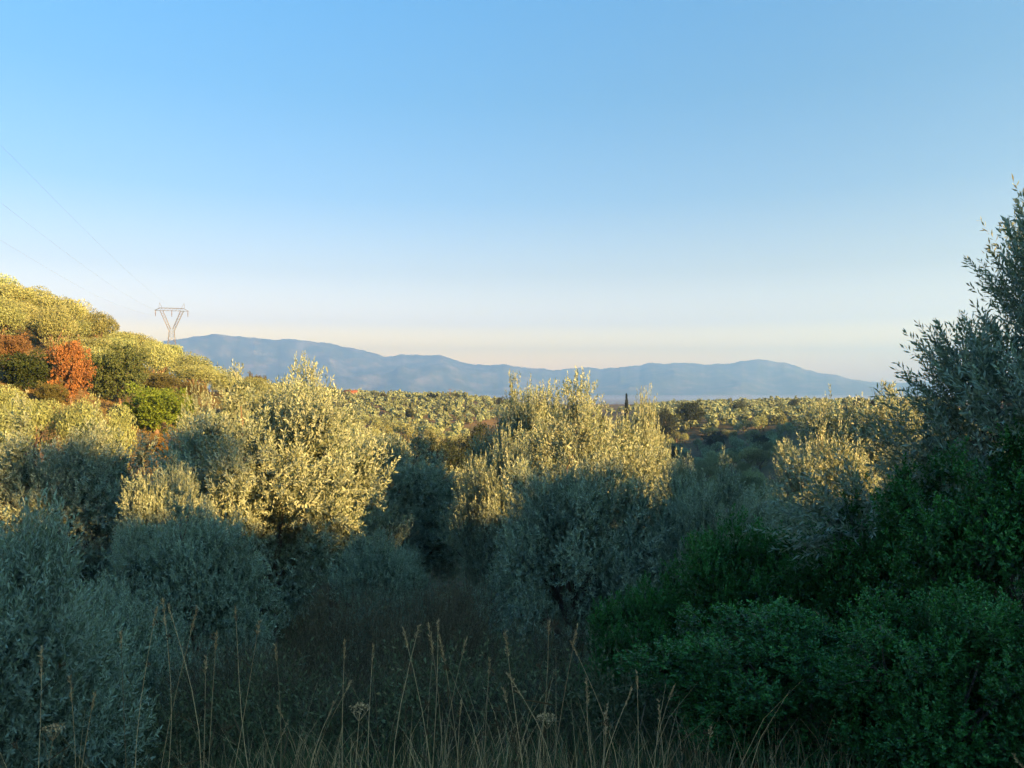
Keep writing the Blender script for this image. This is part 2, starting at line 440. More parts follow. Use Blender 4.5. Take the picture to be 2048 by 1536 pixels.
def crown(seed, rx, ry, rz, zc, n_clump, rc, n_shoot, k, ll, lw, sl, up=0.5, out_=0.8, rnd=0.45, spires=0, spire_h=0.7,
          inner=0.15, spread=0.75, droop=0.0, low=-0.75, stem=True, jit=0.25, cone=0.0, tips=0.0, core=0, core_l=0.2):
    """leaf cloud of a crown: clumps round an uneven ellipsoid, shoots on every clump, leaves on every shoot"""
    rng = np.random.default_rng(seed)
    # clump centres
    g = (1 + 5 ** 0.5) / 2
    i = np.arange(n_clump) + 0.5
    z = 1 - (1 - low) * i / n_clump
    ph = 2 * math.pi * i / g + rng.uniform(0, 6)
    q = np.sqrt(np.clip(1 - z * z, 0, 1))
    U = np.stack([q * np.cos(ph), q * np.sin(ph), z], -1) + rng.normal(0, 0.12, (n_clump, 3))
    shell = rng.uniform(0.5, 1.02, (n_clump, 1))
    C = U * shell * np.array([rx, ry, rz])
    if cone: C[:, :2] *= (1 - cone * np.clip(C[:, 2:3] / rz, -1, 1))
    C[:, 2] += zc
    rcs = rc * rng.uniform(0.5, 1.4, n_clump)
    stretch = np.ones((n_clump, 3)); stretch[:, 2] = rng.uniform(0.7, 1.2, n_clump)
    if spires:
        a = rng.uniform(0, 2 * math.pi, spires); rr = np.sqrt(rng.uniform(0, 0.6, spires))
        S = np.stack([np.cos(a) * rr * rx, np.sin(a) * rr * ry, zc + rz * np.sqrt(1 - rr ** 2) * 0.92 + rng.uniform(0, spire_h * 0.5, spires)], -1)
        C = np.vstack([C, S]); rcs = np.concatenate([rcs, np.full(spires, rc * 0.45)])
        st = np.ones((spires, 3)); st[:, 2] = rng.uniform(1.2, 1.2 + spire_h * 2, spires)
        stretch = np.vstack([stretch, st])
    w = rcs ** 2; w = w / w.sum()
    ntot = int(n_shoot * len(C))
    ci = rng.choice(len(C), ntot, p=w)
    v = nrm(rng.normal(size=(ntot, 3)))
    rr = rng.uniform(0.25, 1.0, (ntot, 1)) ** 0.55
    rel = v * rr * rcs[ci][:, None] * stretch[ci]
    P = C[ci] + rel
    ctr = np.array([0, 0, zc - rz * 0.3])
    D = nrm(nrm(P - ctr) * out_ + nrm(rel) * 0.55 + np.array([0, 0, up]) + rng.normal(0, rnd, (ntot, 3)))
    ninn = int(ntot * inner)
    if ninn:
        Pi = nrm(rng.normal(size=(ninn, 3))) * rng.uniform(0.2, 0.8, (ninn, 1)) * np.array([rx, ry, rz]) + np.array([0, 0, zc])
        Pi[:, 2] = np.maximum(Pi[:, 2], zc + low * rz)
        P = np.vstack([P, Pi]); D = np.vstack([D, nrm(rng.normal(size=(ninn, 3)) + np.array([0, 0, up]))])
    Ls = sl * rng.uniform(0.6, 1.4, len(P))
    V, F = leaves(P, D, Ls, k, ll, lw, rng, spread=spread, droop=droop, jit=jit)
    # tint: own value for each leaf plus one for its shoot and clump
    cl = rng.uniform(0, 1, len(C)); ct = np.concatenate([cl[ci], rng.uniform(0, 1, ninn)])
    tint = np.clip(0.30 * np.repeat(ct, k) + 0.30 * np.repeat(rng.uniform(0, 1, len(P)), k) + 0.40 * rng.uniform(0, 1, len(P) * k), 0, 1)
    if tips:      # fresh lighter tips, plus painted shading: clump tops lighter, insides darker
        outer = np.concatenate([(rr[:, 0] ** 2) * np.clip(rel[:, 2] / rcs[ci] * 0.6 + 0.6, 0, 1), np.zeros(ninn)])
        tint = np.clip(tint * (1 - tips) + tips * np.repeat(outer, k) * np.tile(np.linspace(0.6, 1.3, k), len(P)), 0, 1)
    if core:      # oversized inner leaves added to block light, shade put into their darker tint
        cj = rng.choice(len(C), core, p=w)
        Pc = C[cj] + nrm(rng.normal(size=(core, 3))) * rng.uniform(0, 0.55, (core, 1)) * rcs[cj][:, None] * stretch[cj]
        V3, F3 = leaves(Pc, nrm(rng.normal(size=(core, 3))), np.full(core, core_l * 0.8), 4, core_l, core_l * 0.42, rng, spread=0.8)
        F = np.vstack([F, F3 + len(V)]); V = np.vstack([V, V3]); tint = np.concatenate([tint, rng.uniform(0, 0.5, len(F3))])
    if stem:
        V2, F2 = stems(P[::3], D[::3], Ls[::3], stem if isinstance(stem, float) else 0.003, droop)
        F = np.vstack([F, F2 + len(V)]); V = np.vstack([V, V2])
        tint = np.concatenate([tint, np.full(len(F2), 0.1)])
    return V, F, tint, C

def limbs(seed, C, base_r=0.16, fork=0.9, n=14, sides=6, sub=True):
    rng = np.random.default_rng(seed)
    paths, rads = [], []
    trunk_top = np.array([rng.normal(0, 0.08), rng.normal(0, 0.08), fork])
    t = np.linspace(0, 1, 6)[:, None]
    tr = trunk_top * t + np.array([0, 0, -0.4]) * (1 - t) + rng.normal(0, 0.03, (6, 3)) * np.sin(t * 3.14)
    paths.append(tr); rads.append(base_r * np.array([1.5, 1.15, 1.0, 0.95, 0.95, 1.05]))
    idx = rng.permutation(len(C))[:n]
    for q in idx:
        e = C[q] * 0.95; s = np.linspace(0, 1, 7)[:, None]
        mid = (trunk_top + e) / 2 + rng.normal(0, 0.15, 3) + np.array([0, 0, 0.15])
        p = (1 - s) ** 2 * trunk_top + 2 * s * (1 - s) * mid + s ** 2 * e + rng.normal(0, 0.03, (7, 3)) * s
        paths.append(p); rads.append(np.linspace(base_r * 0.5, base_r * 0.06, 7))
        if sub:
            for z_ in range(3):
                k = rng.integers(2, 6); st = p[k]
                e2 = e * 0.93 + rng.normal(0, 0.22, 3)
                u = np.linspace(0, 1, 5)[:, None]
                paths.append(st * (1 - u) + e2 * u + rng.normal(0, 0.04, (5, 3)) * u)
                rads.append(np.linspace(base_r * 0.18, base_r * 0.03, 5))
    return tubes(paths, rads, sides)

def puff(seed, rx, ry, rz, zc, n, size, n_lump=9, tilt=0.55, lump=0.35, asp=0.5):
    """rounded crown of leaf sprays whose faces mostly look outward from lumps on the crown"""
    rng = np.random.default_rng(seed)
    U = nrm(rng.normal(size=(n_lump, 3))); U[:, 2] = np.abs(U[:, 2]) * 0.9 - 0.25
    C = nrm(U) * rng.uniform(0.35, 0.75, (n_lump, 1)) * [rx, ry, rz] + [0, 0, zc]
    C[0] = (0, 0, zc - 0.1 * rz)
    rad = np.concatenate([[0.78], rng.uniform(lump, lump * 1.8, n_lump - 1)])
    ci = rng.choice(n_lump, n, p=rad ** 2 / (rad ** 2).sum())
    v = nrm(rng.normal(size=(n, 3)))
    P = C[ci] + v * rad[ci][:, None] * [rx, ry, rz] * rng.uniform(0.72, 1.06, (n, 1))
    nor = nrm(v + rng.normal(0, tilt, (n, 3)))
    d = nrm(np.cross(nor, rng.normal(size=(n, 3))) + np.array([0, 0, 0.7])); side = nrm(np.cross(d, nor))
    l = size * rng.uniform(0.6, 1.35, (n, 1)); w = l * asp * 0.5
    V = np.stack([P - d * l * 0.5, P + side * w, P + d * l * 0.5, P - side * w], 1).reshape(-1, 3)
    tint = np.clip(0.35 * rng.uniform(0, 1, n_lump)[ci] + 0.65 * rng.uniform(0, 1, n), 0, 1)
    return V, np.arange(n * 4).reshape(n, 4), tint, C
TEMPL = {}
COLK = {'broad': 0.7, 'cypress': 0.6}
def template(key, mat, width, height, crown_args, limb_args, bark='bark'):
    V, F, tint, C = puff(**crown_args) if 'size' in crown_args else crown(**crown_args)
    me = make_mesh(key + '_crown', V, F, M[mat], tint)
    V2, F2 = limbs(crown_args['seed'] + 500, C, **limb_args)
    tr = make_mesh(key + '_trunk', V2, F2, M[bark], smooth=True)
    TEMPL[key] = (me, tr, width, height, float(np.percentile(V[:, 2], 98.5 if key.startswith('mastic') else 99.6)), len(F))

def plant(key, name, x, y, ztop, width, label, cat, group=None, rot=None, color=None, depth_scale=None, rng=random, sink=0.0):
    """tree or shrub: Empty at its base > trunk, crown"""
    cr, tr, w0, h0, zt, _ = TEMPL[key]
    g = gz(x, y) - sink
    o = link(name, None)
    o.location = (x, y, g)
    o.rotation_euler = (0, 0, rng.uniform(0, 6.28) if rot is None else rot)
    sx = width / w0
    sz = max(0.15, (ztop - g) / zt)
    o.scale = (sx, depth_scale or sx, sz)
    o.empty_display_size = 0.3
    tag(o, label, cat, group)
    c = link('crown', cr, o); t = link('trunk', tr, o)
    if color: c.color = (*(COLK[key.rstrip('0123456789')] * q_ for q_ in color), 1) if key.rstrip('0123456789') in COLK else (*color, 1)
    return o

def at(px, depth): return (px - 1024) / FPX * depth
def zpx(py, depth): return (HORIZON - py) / FPX * depth

# detailed olives: width 5, height about 4.7
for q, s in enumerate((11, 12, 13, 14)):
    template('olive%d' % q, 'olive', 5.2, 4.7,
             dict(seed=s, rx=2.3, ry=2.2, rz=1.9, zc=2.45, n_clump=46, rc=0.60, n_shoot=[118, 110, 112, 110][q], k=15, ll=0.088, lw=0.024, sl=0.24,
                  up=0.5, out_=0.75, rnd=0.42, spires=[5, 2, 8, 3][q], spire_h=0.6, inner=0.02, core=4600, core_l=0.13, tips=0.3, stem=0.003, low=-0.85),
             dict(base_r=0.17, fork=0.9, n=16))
# close olives: real leaf size
template('near_olive0', 'olive', 3.6, 4.0,
         dict(seed=33, rx=1.7, ry=1.5, rz=2.0, zc=2.2, n_clump=64, rc=0.34, n_shoot=54, k=24, ll=0.074, lw=0.0185, sl=0.42,
              up=0.55, out_=1.0, rnd=0.3, spires=5, spire_h=0.3, inner=0.04, core=2400, core_l=0.08, tips=0.25, stem=0.0028, low=-0.8, cone=0.4),
         dict(base_r=0.09, fork=0.6, n=30))
template('near_olive1', 'olive', 2.6, 1.9,
         dict(seed=32, rx=1.15, ry=1.1, rz=0.85, zc=0.95, n_clump=36, rc=0.34, n_shoot=75, k=18, ll=0.062, lw=0.0145, sl=0.26,
              up=0.8, out_=0.7, rnd=0.35, spires=8, spire_h=0.45, inner=0.02, core=2600, core_l=0.08, tips=0.35, stem=0.0024, low=-0.9),
         dict(base_r=0.05, fork=0.25, n=14))
# mastic shrubs
template('mastic', 'mastic', 3.4, 2.3,
         dict(seed=41, rx=1.5, ry=1.5, rz=1.1, zc=1.0, n_clump=58, rc=0.33, n_shoot=88, k=13, ll=0.047, lw=0.023, sl=0.15,
              up=0.55, out_=0.8, rnd=0.55, spires=14, spire_h=0.35, inner=0.01, stem=0.002, low=-0.95, spread=0.9, tips=0.45, core=3000, core_l=0.09),
         dict(base_r=0.05, fork=0.3, n=14))
template('mastic_tall', 'mastic', 2.6, 3.0,
         dict(seed=43, rx=1.15, ry=1.15, rz=1.5, zc=1.4, n_clump=60, rc=0.33, n_shoot=80, k=13, ll=0.047, lw=0.023, sl=0.16,
              up=0.5, out_=0.8, rnd=0.55, spires=10, spire_h=0.5, inner=0.01, stem=0.002, low=-0.95, spread=0.9, tips=0.45, core=3000, core_l=0.09),
         dict(base_r=0.05, fork=0.3, n=16))
# trees seen from about 40 to 150 m
for q, s in enumerate((51, 52, 53, 54)):
    template('mid_olive%d' % q, 'olive_far', 5.0, 4.6,
             dict(seed=s, rx=2.2, ry=2.1, rz=1.9, zc=2.4, n=8500, size=0.165, n_lump=26, tilt=0.75, lump=0.22, asp=0.34),
             dict(base_r=0.2, fork=0.9, n=8, sides=5, sub=False))
for q, s in enumerate((61, 62)):
    template('broad%d' % q, 'broad', 5.0, 4.6,
             dict(seed=s, rx=2.2, ry=2.1, rz=1.9, zc=2.3, n_clump=44, rc=0.55, n_shoot=40, k=8, ll=0.15, lw=0.10, sl=0.25,
                  up=0.3, out_=0.8, rnd=0.5, spires=0, inner=0.15, stem=False, low=-0.95, spread=0.95),
             dict(base_r=0.2, fork=0.9, n=8, sides=5, sub=False))
M['autumn'] = leaf_mat('autumn_leaf', (0.20, 0.115, 0.045), (0.22, 0.125, 0.055), var=0.5, rough=0.6, trans=0.3, spec=0.2, alt=(0.10, 0.115, 0.04))
template('autumn0', 'autumn', 5.0, 4.6,
         dict(seed=66, rx=2.1, ry=2.0, rz=2.0, zc=2.3, n_clump=34, rc=0.5, n_shoot=30, k=8, ll=0.17, lw=0.09, sl=0.28,
              up=0.4, out_=0.7, rnd=0.55, spires=3, spire_h=0.6, inner=0.2, stem=False, low=-0.95, spread=0.9),
         dict(base_r=0.2, fork=0.9, n=14, sides=5))
# trees of the far groves
for q, s in enumerate((71, 72, 73)):
    template('far_olive%d' % q, 'olive_far', 5.0, 4.4,
             dict(seed=s, rx=2.2, ry=2.1, rz=1.8, zc=2.3, n=1000, size=0.33, n_lump=9, tilt=0.5, lump=0.32, asp=0.6),
             dict(base_r=0.22, fork=1.0, n=4, sides=4, sub=False))
for q, s in enumerate((75, 76, 77)):
    template('farther_olive%d' % q, 'olive_far', 5.0, 4.4,
             dict(seed=s, rx=2.2, ry=2.1, rz=1.8, zc=2.2, n=130, size=0.95, n_lump=6, tilt=0.35, lump=0.35, asp=0.8),
             dict(base_r=0.22, fork=1.0, n=2, sides=3, sub=False))

random.seed(4)
NEAR_GROUP = 'olive trees of the shaded grove in front'
def near(key, px, depth, py, wpx, label, name='olive_tree', group=NEAR_GROUP, rot=None, cat='tree', **kw):
    x = at(px, depth)
    return plant(key, name, x, depth, zpx(py, depth), wpx / FPX * depth, label, cat, group, rot=rot, **kw)

# the big olives in the middle distance
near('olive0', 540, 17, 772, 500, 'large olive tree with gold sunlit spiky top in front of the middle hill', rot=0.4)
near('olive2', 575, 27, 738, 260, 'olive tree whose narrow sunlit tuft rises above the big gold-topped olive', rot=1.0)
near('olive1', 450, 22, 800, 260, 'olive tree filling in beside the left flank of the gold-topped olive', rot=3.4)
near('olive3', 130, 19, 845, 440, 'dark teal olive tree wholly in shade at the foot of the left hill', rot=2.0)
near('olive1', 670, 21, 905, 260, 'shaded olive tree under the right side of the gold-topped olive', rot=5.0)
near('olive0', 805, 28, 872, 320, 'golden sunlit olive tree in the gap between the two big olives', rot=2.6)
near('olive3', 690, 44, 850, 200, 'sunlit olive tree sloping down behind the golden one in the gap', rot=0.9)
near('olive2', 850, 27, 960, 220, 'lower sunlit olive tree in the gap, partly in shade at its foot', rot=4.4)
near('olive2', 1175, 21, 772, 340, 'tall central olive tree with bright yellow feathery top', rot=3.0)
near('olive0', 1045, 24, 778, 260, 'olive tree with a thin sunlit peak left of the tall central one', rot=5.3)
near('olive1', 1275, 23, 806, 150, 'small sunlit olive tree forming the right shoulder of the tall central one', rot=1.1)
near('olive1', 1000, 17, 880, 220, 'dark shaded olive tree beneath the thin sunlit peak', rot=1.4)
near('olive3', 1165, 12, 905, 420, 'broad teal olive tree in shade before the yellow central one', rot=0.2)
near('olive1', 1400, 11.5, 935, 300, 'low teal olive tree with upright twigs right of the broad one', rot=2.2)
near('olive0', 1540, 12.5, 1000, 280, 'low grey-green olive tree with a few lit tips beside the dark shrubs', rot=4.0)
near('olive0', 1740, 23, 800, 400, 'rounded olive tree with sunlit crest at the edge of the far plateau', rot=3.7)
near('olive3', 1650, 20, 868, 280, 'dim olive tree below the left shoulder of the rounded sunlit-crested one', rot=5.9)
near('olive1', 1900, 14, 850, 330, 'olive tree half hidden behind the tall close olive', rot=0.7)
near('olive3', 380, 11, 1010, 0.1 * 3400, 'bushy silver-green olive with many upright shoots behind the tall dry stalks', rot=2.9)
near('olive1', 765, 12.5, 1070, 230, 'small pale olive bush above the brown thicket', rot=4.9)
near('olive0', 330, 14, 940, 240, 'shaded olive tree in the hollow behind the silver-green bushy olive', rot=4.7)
# close ones
near('near_olive0', 2190, 4.7, 372, 790, 'tall close olive tree rising against the sky at the edge of the view', group='close olives beside the viewpoint', rot=1.9)
near('near_olive1', 0, 4.3, 1040, 500, 'close olive bush with long narrow leaves swept toward the light', name='olive_bush', group='close olives beside the viewpoint', rot=0.6, cat='bush')
near('near_olive1', 215, 5.8, 1190, 340, 'low olive bush between the swept one and the tall dry stalks', name='olive_bush', group='close olives beside the viewpoint', rot=2.6, cat='bush')

MG = 'dark green mastic shrubs on the bank'
for px, d, py, w, lab in [
    (2000, 4.2, 905, 440, 'tallest dark green shrub under the tall close olive'),
    (1800, 5.0, 975, 330, 'bright-edged dark green shrub stepping down from the tallest one'),
    (1670, 5.6, 1058, 300, 'small dark green shrub between the stepping one and the rounded one'),
    (1500, 6.0, 1078, 420, 'rounded dark green shrub in front of the low teal olive'),
    (1300, 6.2, 1200, 330, 'small dark green shrub at the end of the shrub row by the dry stalks'),
    (1580, 4.0, 1240, 620, 'very dark low shrub in front of the rounded one'),
    (1920, 3.3, 1220, 620, 'close dark green shrub with lighter sprigs at the lower corner')]:
    near('mastic_tall' if py < 1070 else 'mastic', px, d, py, w, lab, name='mastic_shrub', group=MG, cat='shrub')

# ------------------------------------------------------------------ left hillside
GOLD = (1.15, 1.05, 0.9)
HG = 'olive trees on the sunlit left hillside'
rh = random.Random(8)
cnt = 0
olives = []                       # candidates: (apparent size, x, y, height, width)
placed = []
def free(x, y, dmin):
    for (a_, b_) in placed:
        if (a_ - x) ** 2 + (b_ - y) ** 2 < dmin * dmin: return False
    placed.append((x, y)); return True

def depth_for(px, py, lo=40, hi=128):
    """how far away the ground lies that shows at this height of the view"""
    for d in np.arange(lo, hi, 1.0):
        if HORIZON - gz(at(px, d), d) / d * FPX <= py: return float(d)
    return float(hi)
special = [ # key, name, px, bottom py, top py, width px, colour, label, cat
    ('autumn0', 'autumn_tree', 143, 812, 684, 92, (0.29, 0.145, 0.065), 'orange autumn tree standing on the left hillside', 'tree'),
    ('broad0', 'autumn_shrub', 25, 728, 668, 75, (0.19, 0.14, 0.07), 'dull orange autumn shrub under the hilltop olives', 'shrub'),
    ('broad0', 'autumn_shrub', 100, 815, 765, 60, (0.12, 0.14, 0.05), 'small brownish-green shrub at the lower left of the orange autumn tree', 'shrub'),
    ('broad0', 'oak_tree', 55, 790, 704, 115, (0.045, 0.085, 0.03), 'dark green oak tree left of the orange autumn tree', 'tree'),
    ('broad1', 'oak_tree', 238, 810, 690, 110, (0.09, 0.15, 0.06), 'grey-green oak tree right of the orange autumn tree', 'tree'),
    ('broad0', 'oak_tree', 312, 872, 772, 140, (0.14, 0.25, 0.04), 'bright green oak tree at the foot of the left hillside', 'tree'),
    ('broad1', 'oak_tree', 362, 860, 800, 45, (0.13, 0.23, 0.04), 'small bright green tree beside the bright green oak', 'tree'),
    ('broad0', 'heath_shrub', 320, 790, 745, 70, (0.12, 0.145, 0.065), 'dull green-brown shrub above the bright green oak', 'shrub'),
    ('broad1', 'heath_shrub', 385, 800, 765, 60, (0.14, 0.14, 0.065), 'olive-brown shrub below the crest of the left hill', 'shrub'),
    ('broad1', 'autumn_shrub', 335, 915, 868, 75, (0.24, 0.19, 0.06), 'yellow ochre shrub between the bright oak and the big olive', 'shrub'),
]
special = [(k_, n_, px_, depth_for(px_, pb_), py_, w_, c_, l_, t_) for (k_, n_, px_, pb_, py_, w_, c_, l_, t_) in special]
for key, nm, px, d, py, w, colr, lab, cat in special:
    x = at(px, d); placed.append((x, d))
    wm = w / FPX * d
    plant(key, nm, x, d, max(zpx(py, d), gz(x, d) + wm * 0.45), wm, lab, cat, color=colr)

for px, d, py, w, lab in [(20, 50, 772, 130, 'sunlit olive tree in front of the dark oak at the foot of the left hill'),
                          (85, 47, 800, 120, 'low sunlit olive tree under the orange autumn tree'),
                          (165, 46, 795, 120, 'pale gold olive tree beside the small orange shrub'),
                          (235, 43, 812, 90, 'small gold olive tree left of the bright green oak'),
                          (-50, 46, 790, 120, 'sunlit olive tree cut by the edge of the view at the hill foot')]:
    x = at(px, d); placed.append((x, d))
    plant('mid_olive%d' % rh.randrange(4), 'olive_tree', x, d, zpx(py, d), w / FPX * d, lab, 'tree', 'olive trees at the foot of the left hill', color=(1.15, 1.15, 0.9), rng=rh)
tries = 0
while cnt < 105 and tries < 9000:
    tries += 1
    d = rh.uniform(42, 128); px = rh.uniform(-160, 560)
    x = at(px, d)
    if not free(x, d, rh.uniform(4.4, 6.8)): continue
    g = gz(x, d)
    h = rh.uniform(3.2, 5.8)
    topy = HORIZON - (g + h) / d * FPX
    # the skyline of the hill in the photograph
    lim = np.interp(px, [-200, 0, 40, 120, 215, 235, 300, 345, 420, 470, 560], [525, 535, 565, 592, 625, 665, 662, 698, 712, 750, 762])
    if topy < lim: h = max(2.2, zpx(lim, d) - g)
    low_lim = np.interp(px, [-200, 260, 300, 560], [770, 770, 790, 765])
    if d < 54 and topy < low_lim: continue
    hidden = False
    for (_k, _n, spx, sd, spy, sw, *_r) in special:
        if d < sd + 2 and abs(px - spx) < sw / 2 + 2.2 / d * FPX and HORIZON - (g + h) / d * FPX < spy + sw * 0.8: hidden = True
    if hidden: continue
    w = rh.uniform(4.6, 8.2)
    k = rh.uniform(0.75, 1.3); k2 = rh.uniform(0.9, 1.06)
    near_foot = d < 62
    ty = HORIZON - (g + h) / d * FPX
    where_ = ('above the dark green oak' if px < 90 else 'above the orange autumn tree' if px < 190 else 'above the grey-green oak' if px < 290 else
              'just left of the pylon' if px < 345 else 'right of the pylon') if ty < lim + 14 else (
              ('behind the dark green oak' if px < 90 else 'behind the orange autumn tree' if px < 190 else 'behind the grey-green oak' if px < 290 else
               'above the green-brown shrub' if px < 370 else 'above the olive-brown shrub') if ty < 720 else
              ('below the dark green oak' if px < 90 else 'below the orange autumn tree' if px < 190 else 'left of the bright green oak' if px < 290 else
               'beside the bright green oak' if px < 400 else 'left of the tufted olive'))
    size_ = 'broad' if w > 6.8 else 'small' if w < 5.5 else 'mid-sized'
    tone_ = 'pale gold' if k > 1.1 else 'dull gold' if k < 0.9 else 'golden'
    lab_ = '%s %s olive tree %s %s' % (size_, tone_, 'on the skyline' if ty < lim + 14 else 'on the hillside' if not near_foot else 'at the hill foot', where_)
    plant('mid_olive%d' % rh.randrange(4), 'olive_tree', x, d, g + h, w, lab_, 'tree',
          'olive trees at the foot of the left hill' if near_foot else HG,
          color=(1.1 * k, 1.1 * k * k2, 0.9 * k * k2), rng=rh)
    cnt += 1

# ------------------------------------------------------------------ middle hill, valley and plateau: rows of olives
cand = []
rg = random.Random(21)
ca, sa = math.cos(0.35), math.sin(0.35)
for iu in range(-80, 80):
    for iv in range(0, 110):
        u = iu * 7.4 + rg.uniform(-1.7, 1.7); v = iv * 6.6 + rg.uniform(-1.7, 1.7)
        x = u * ca - v * sa; y = u * sa + v * ca
        r = math.hypot(x, y)
        if y < 75 or r > 640: continue
        th = math.degrees(math.atan2(x, y)); px = 1024 + FPX * x / y
        if px < 380 or px > 2000: continue
        if r < 128 and px < 640: continue
        if rg.random() < 0.05: continue
        if math.sin(x * 0.031 + 1.3 * math.sin(y * 0.017)) * math.sin(y * 0.026 + 0.7) > 0.72 and not (px > 1200 and r < 420): continue     # clearings
        # terraces kept open on the shaded slope
        if 1430 < px < 1640 and 95 < y < 130 and rg.random() < 0.55: continue
        cand.append((x, y, rg.uniform(2.9, 4.3) * (1.35 if rg.random() < 0.06 else 1), rg.uniform(3.6, 5.8) * (1.25 if rg.random() < 0.06 else 1), px, r))
cand.sort(key=lambda c: c[5])
# keep only what a view from the road can see over the ground in front
def visible(c):
    x, y, h, w, px, r = c
    top = gz(x, y) + h
    ts = np.linspace(0.25, 0.97, 24)
    return bool(np.all(ground_h(x * ts, y * ts) + 1.5 < top * ts + 0.0))
vis = [c for c in cand if visible(c)]
def screened(c):      # stands behind the crowns of the near olives
    x, y, h, w, px, r = c
    ty = HORIZON - (gz(x, y) + h) / y * FPX
    return ty > np.interp(px, [380, 620, 640, 900, 930, 940, 1310, 1320, 1560, 1580, 1880, 2000], [770, 790, 900, 930, 900, 830, 810, 1000, 1000, 840, 820, 700])
vis = [c for c in vis if not screened(c)] + [c for c in vis if screened(c)]
N_IND = 180
def region_label(c, k):
    x, y, h, w, px, r = c
    size_ = 'broad' if w > 5.3 else 'small' if w < 4.3 else 'mid-sized'
    tone_ = 'pale' if k > 1.08 else 'dull' if k < 0.84 else 'plain'
    if px < 1010:
        row_ = 'lowest rows' if r < 240 else 'lower middle rows' if r < 300 else 'upper rows' if r < 360 else 'top rows'
        w_ = ('under the tufted olive' if px < 640 else 'below the red-roofed house' if px < 740 else 'left of the four cypresses' if px < 840 else
              'below the four cypresses' if px < 920 else 'beside the thin-peaked olive')
        return '%s %s olive tree in the %s %s' % (size_, tone_, row_, w_), 'olive trees in rows on the middle hill'
    w_ = ('near the lone cypress' if px < 1330 else 'by the rounded dark tree' if px < 1450 else 'midway along the plateau' if px < 1600 else 'before the conifer clump')
    if r > 255: return '%s %s olive tree on the sunlit plateau %s' % (size_, tone_, w_), 'olive trees on the sunlit plateau'
    w_ = ('under the lone cypress' if px < 1330 else 'under the rounded dark tree' if px < 1450 else 'under the middle of the plateau' if px < 1600 else 'under the conifer clump')
    return '%s %s olive tree on the %s shaded slope %s' % (size_, tone_, 'upper' if r > 190 else 'lower' if r < 140 else 'middle', w_), 'olive trees on the shaded valley slope'
for n_, c in enumerate(vis[:N_IND]):
    x, y, h, w, px, r = c
    k = rg.uniform(0.65, 1.25)
    lab, grp = region_label(c, k)
    key = ('mid_olive%d' if r < 170 else 'far_olive%d') % rg.randrange(3)
    kk = 1 + 0.18 * math.sin(x * 0.05 + 2) * math.sin(y * 0.04)
    plant(key, 'olive_tree', x, y, gz(x, y) + h, w, lab, 'tree', grp, color=(1.0 * k * kk, 0.98 * k, 0.85 * k / kk), rng=rg)

def merged_grove(items, keys, name, label, mat, seed):
    rng = np.random.default_rng(seed); Vs, Fs, Ts, off = [], [], [], 0
    src = []
    for k_ in keys:
        me = TEMPL[k_][0]
        v = np.empty(len(me.vertices) * 3, np.float32); me.vertices.foreach_get('co', v)
        f = np.empty(len(me.loops), np.int32); me.loops.foreach_get('vertex_index', f)
        src.append((v.reshape(-1, 3), f.reshape(-1, 4), TEMPL[k_][2], TEMPL[k_][4]))
    for it in items:
        x, y, h, w = it[:4]
        v, f, w0, zt = src[rng.integers(len(src))]
        a = rng.uniform(0, 6.28); c_, s_ = math.cos(a), math.sin(a); s = w / w0
        X = (v[:, 0] * c_ - v[:, 1] * s_) * s + x; Y = (v[:, 0] * s_ + v[:, 1] * c_) * s + y
        Z = v[:, 2] * (h / zt) + gz(x, y)
        Vs.append(np.stack([X, Y, Z], -1)); Fs.append(f + off); off += len(v)
        Ts.append(np.clip(rng.uniform(0.15, 0.85) + rng.uniform(-0.25, 0.25, len(f)), 0, 1))
    o = link(name, make_mesh(name, np.concatenate(Vs), np.concatenate(Fs), mat, np.concatenate(Ts)))
    tag(o, label, 'trees', kind='stuff'); return o
rest = vis[N_IND:]
TEMPL_FAR = ['farther_olive0', 'farther_olive1', 'farther_olive2']
if rest:
    merged_grove(rest[:1700], TEMPL_FAR, 'distant_olive_grove', 'distant olive groves on the far slopes and plateau', M['olive_far'], 9)

# ------------------------------------------------------------------ unseen olives added on the rise behind the viewpoint to break its shade edge
rr_ = random.Random(31)
ssx, ssy = math.sin(R(SUN_AZ)), math.cos(R(SUN_AZ))
for row, s0 in enumerate((39, 47)):
    p = -14.0 + row * 2
    while p < 52:
        q_ = s0 + rr_.uniform(-2, 2)
        x = ssx * q_ - ssy * p; y = ssy * q_ + ssx * p
        need = np.interp(p, [-15, 0, 4, 8, 10, 14, 18, 22, 26, 32, 52], [11.5, 11.5, 12.4, 14.2, 12.2, 11.0, 9.6, 8.4, 9.6, 9.4, 9.5]) + 0.249 * (q_ - 40)
        zt_ = need + rr_.uniform(-0.9, 0.7)
        if zt_ - gz(x, y) > 2.0 and math.degrees(math.atan2(x, y)) > 42:
            plant('mid_olive%d' % rr_.randrange(4), 'olive_tree', x, y, zt_, rr_.uniform(4.0, 5.5),
                  'unseen olive tree added behind the viewpoint to break the shade edge', 'tree', 'unseen olives added to break the shade edge', color=(1.1, 1.1, 0.85), rng=rr_)
        p += rr_.uniform(3.2, 5.4)

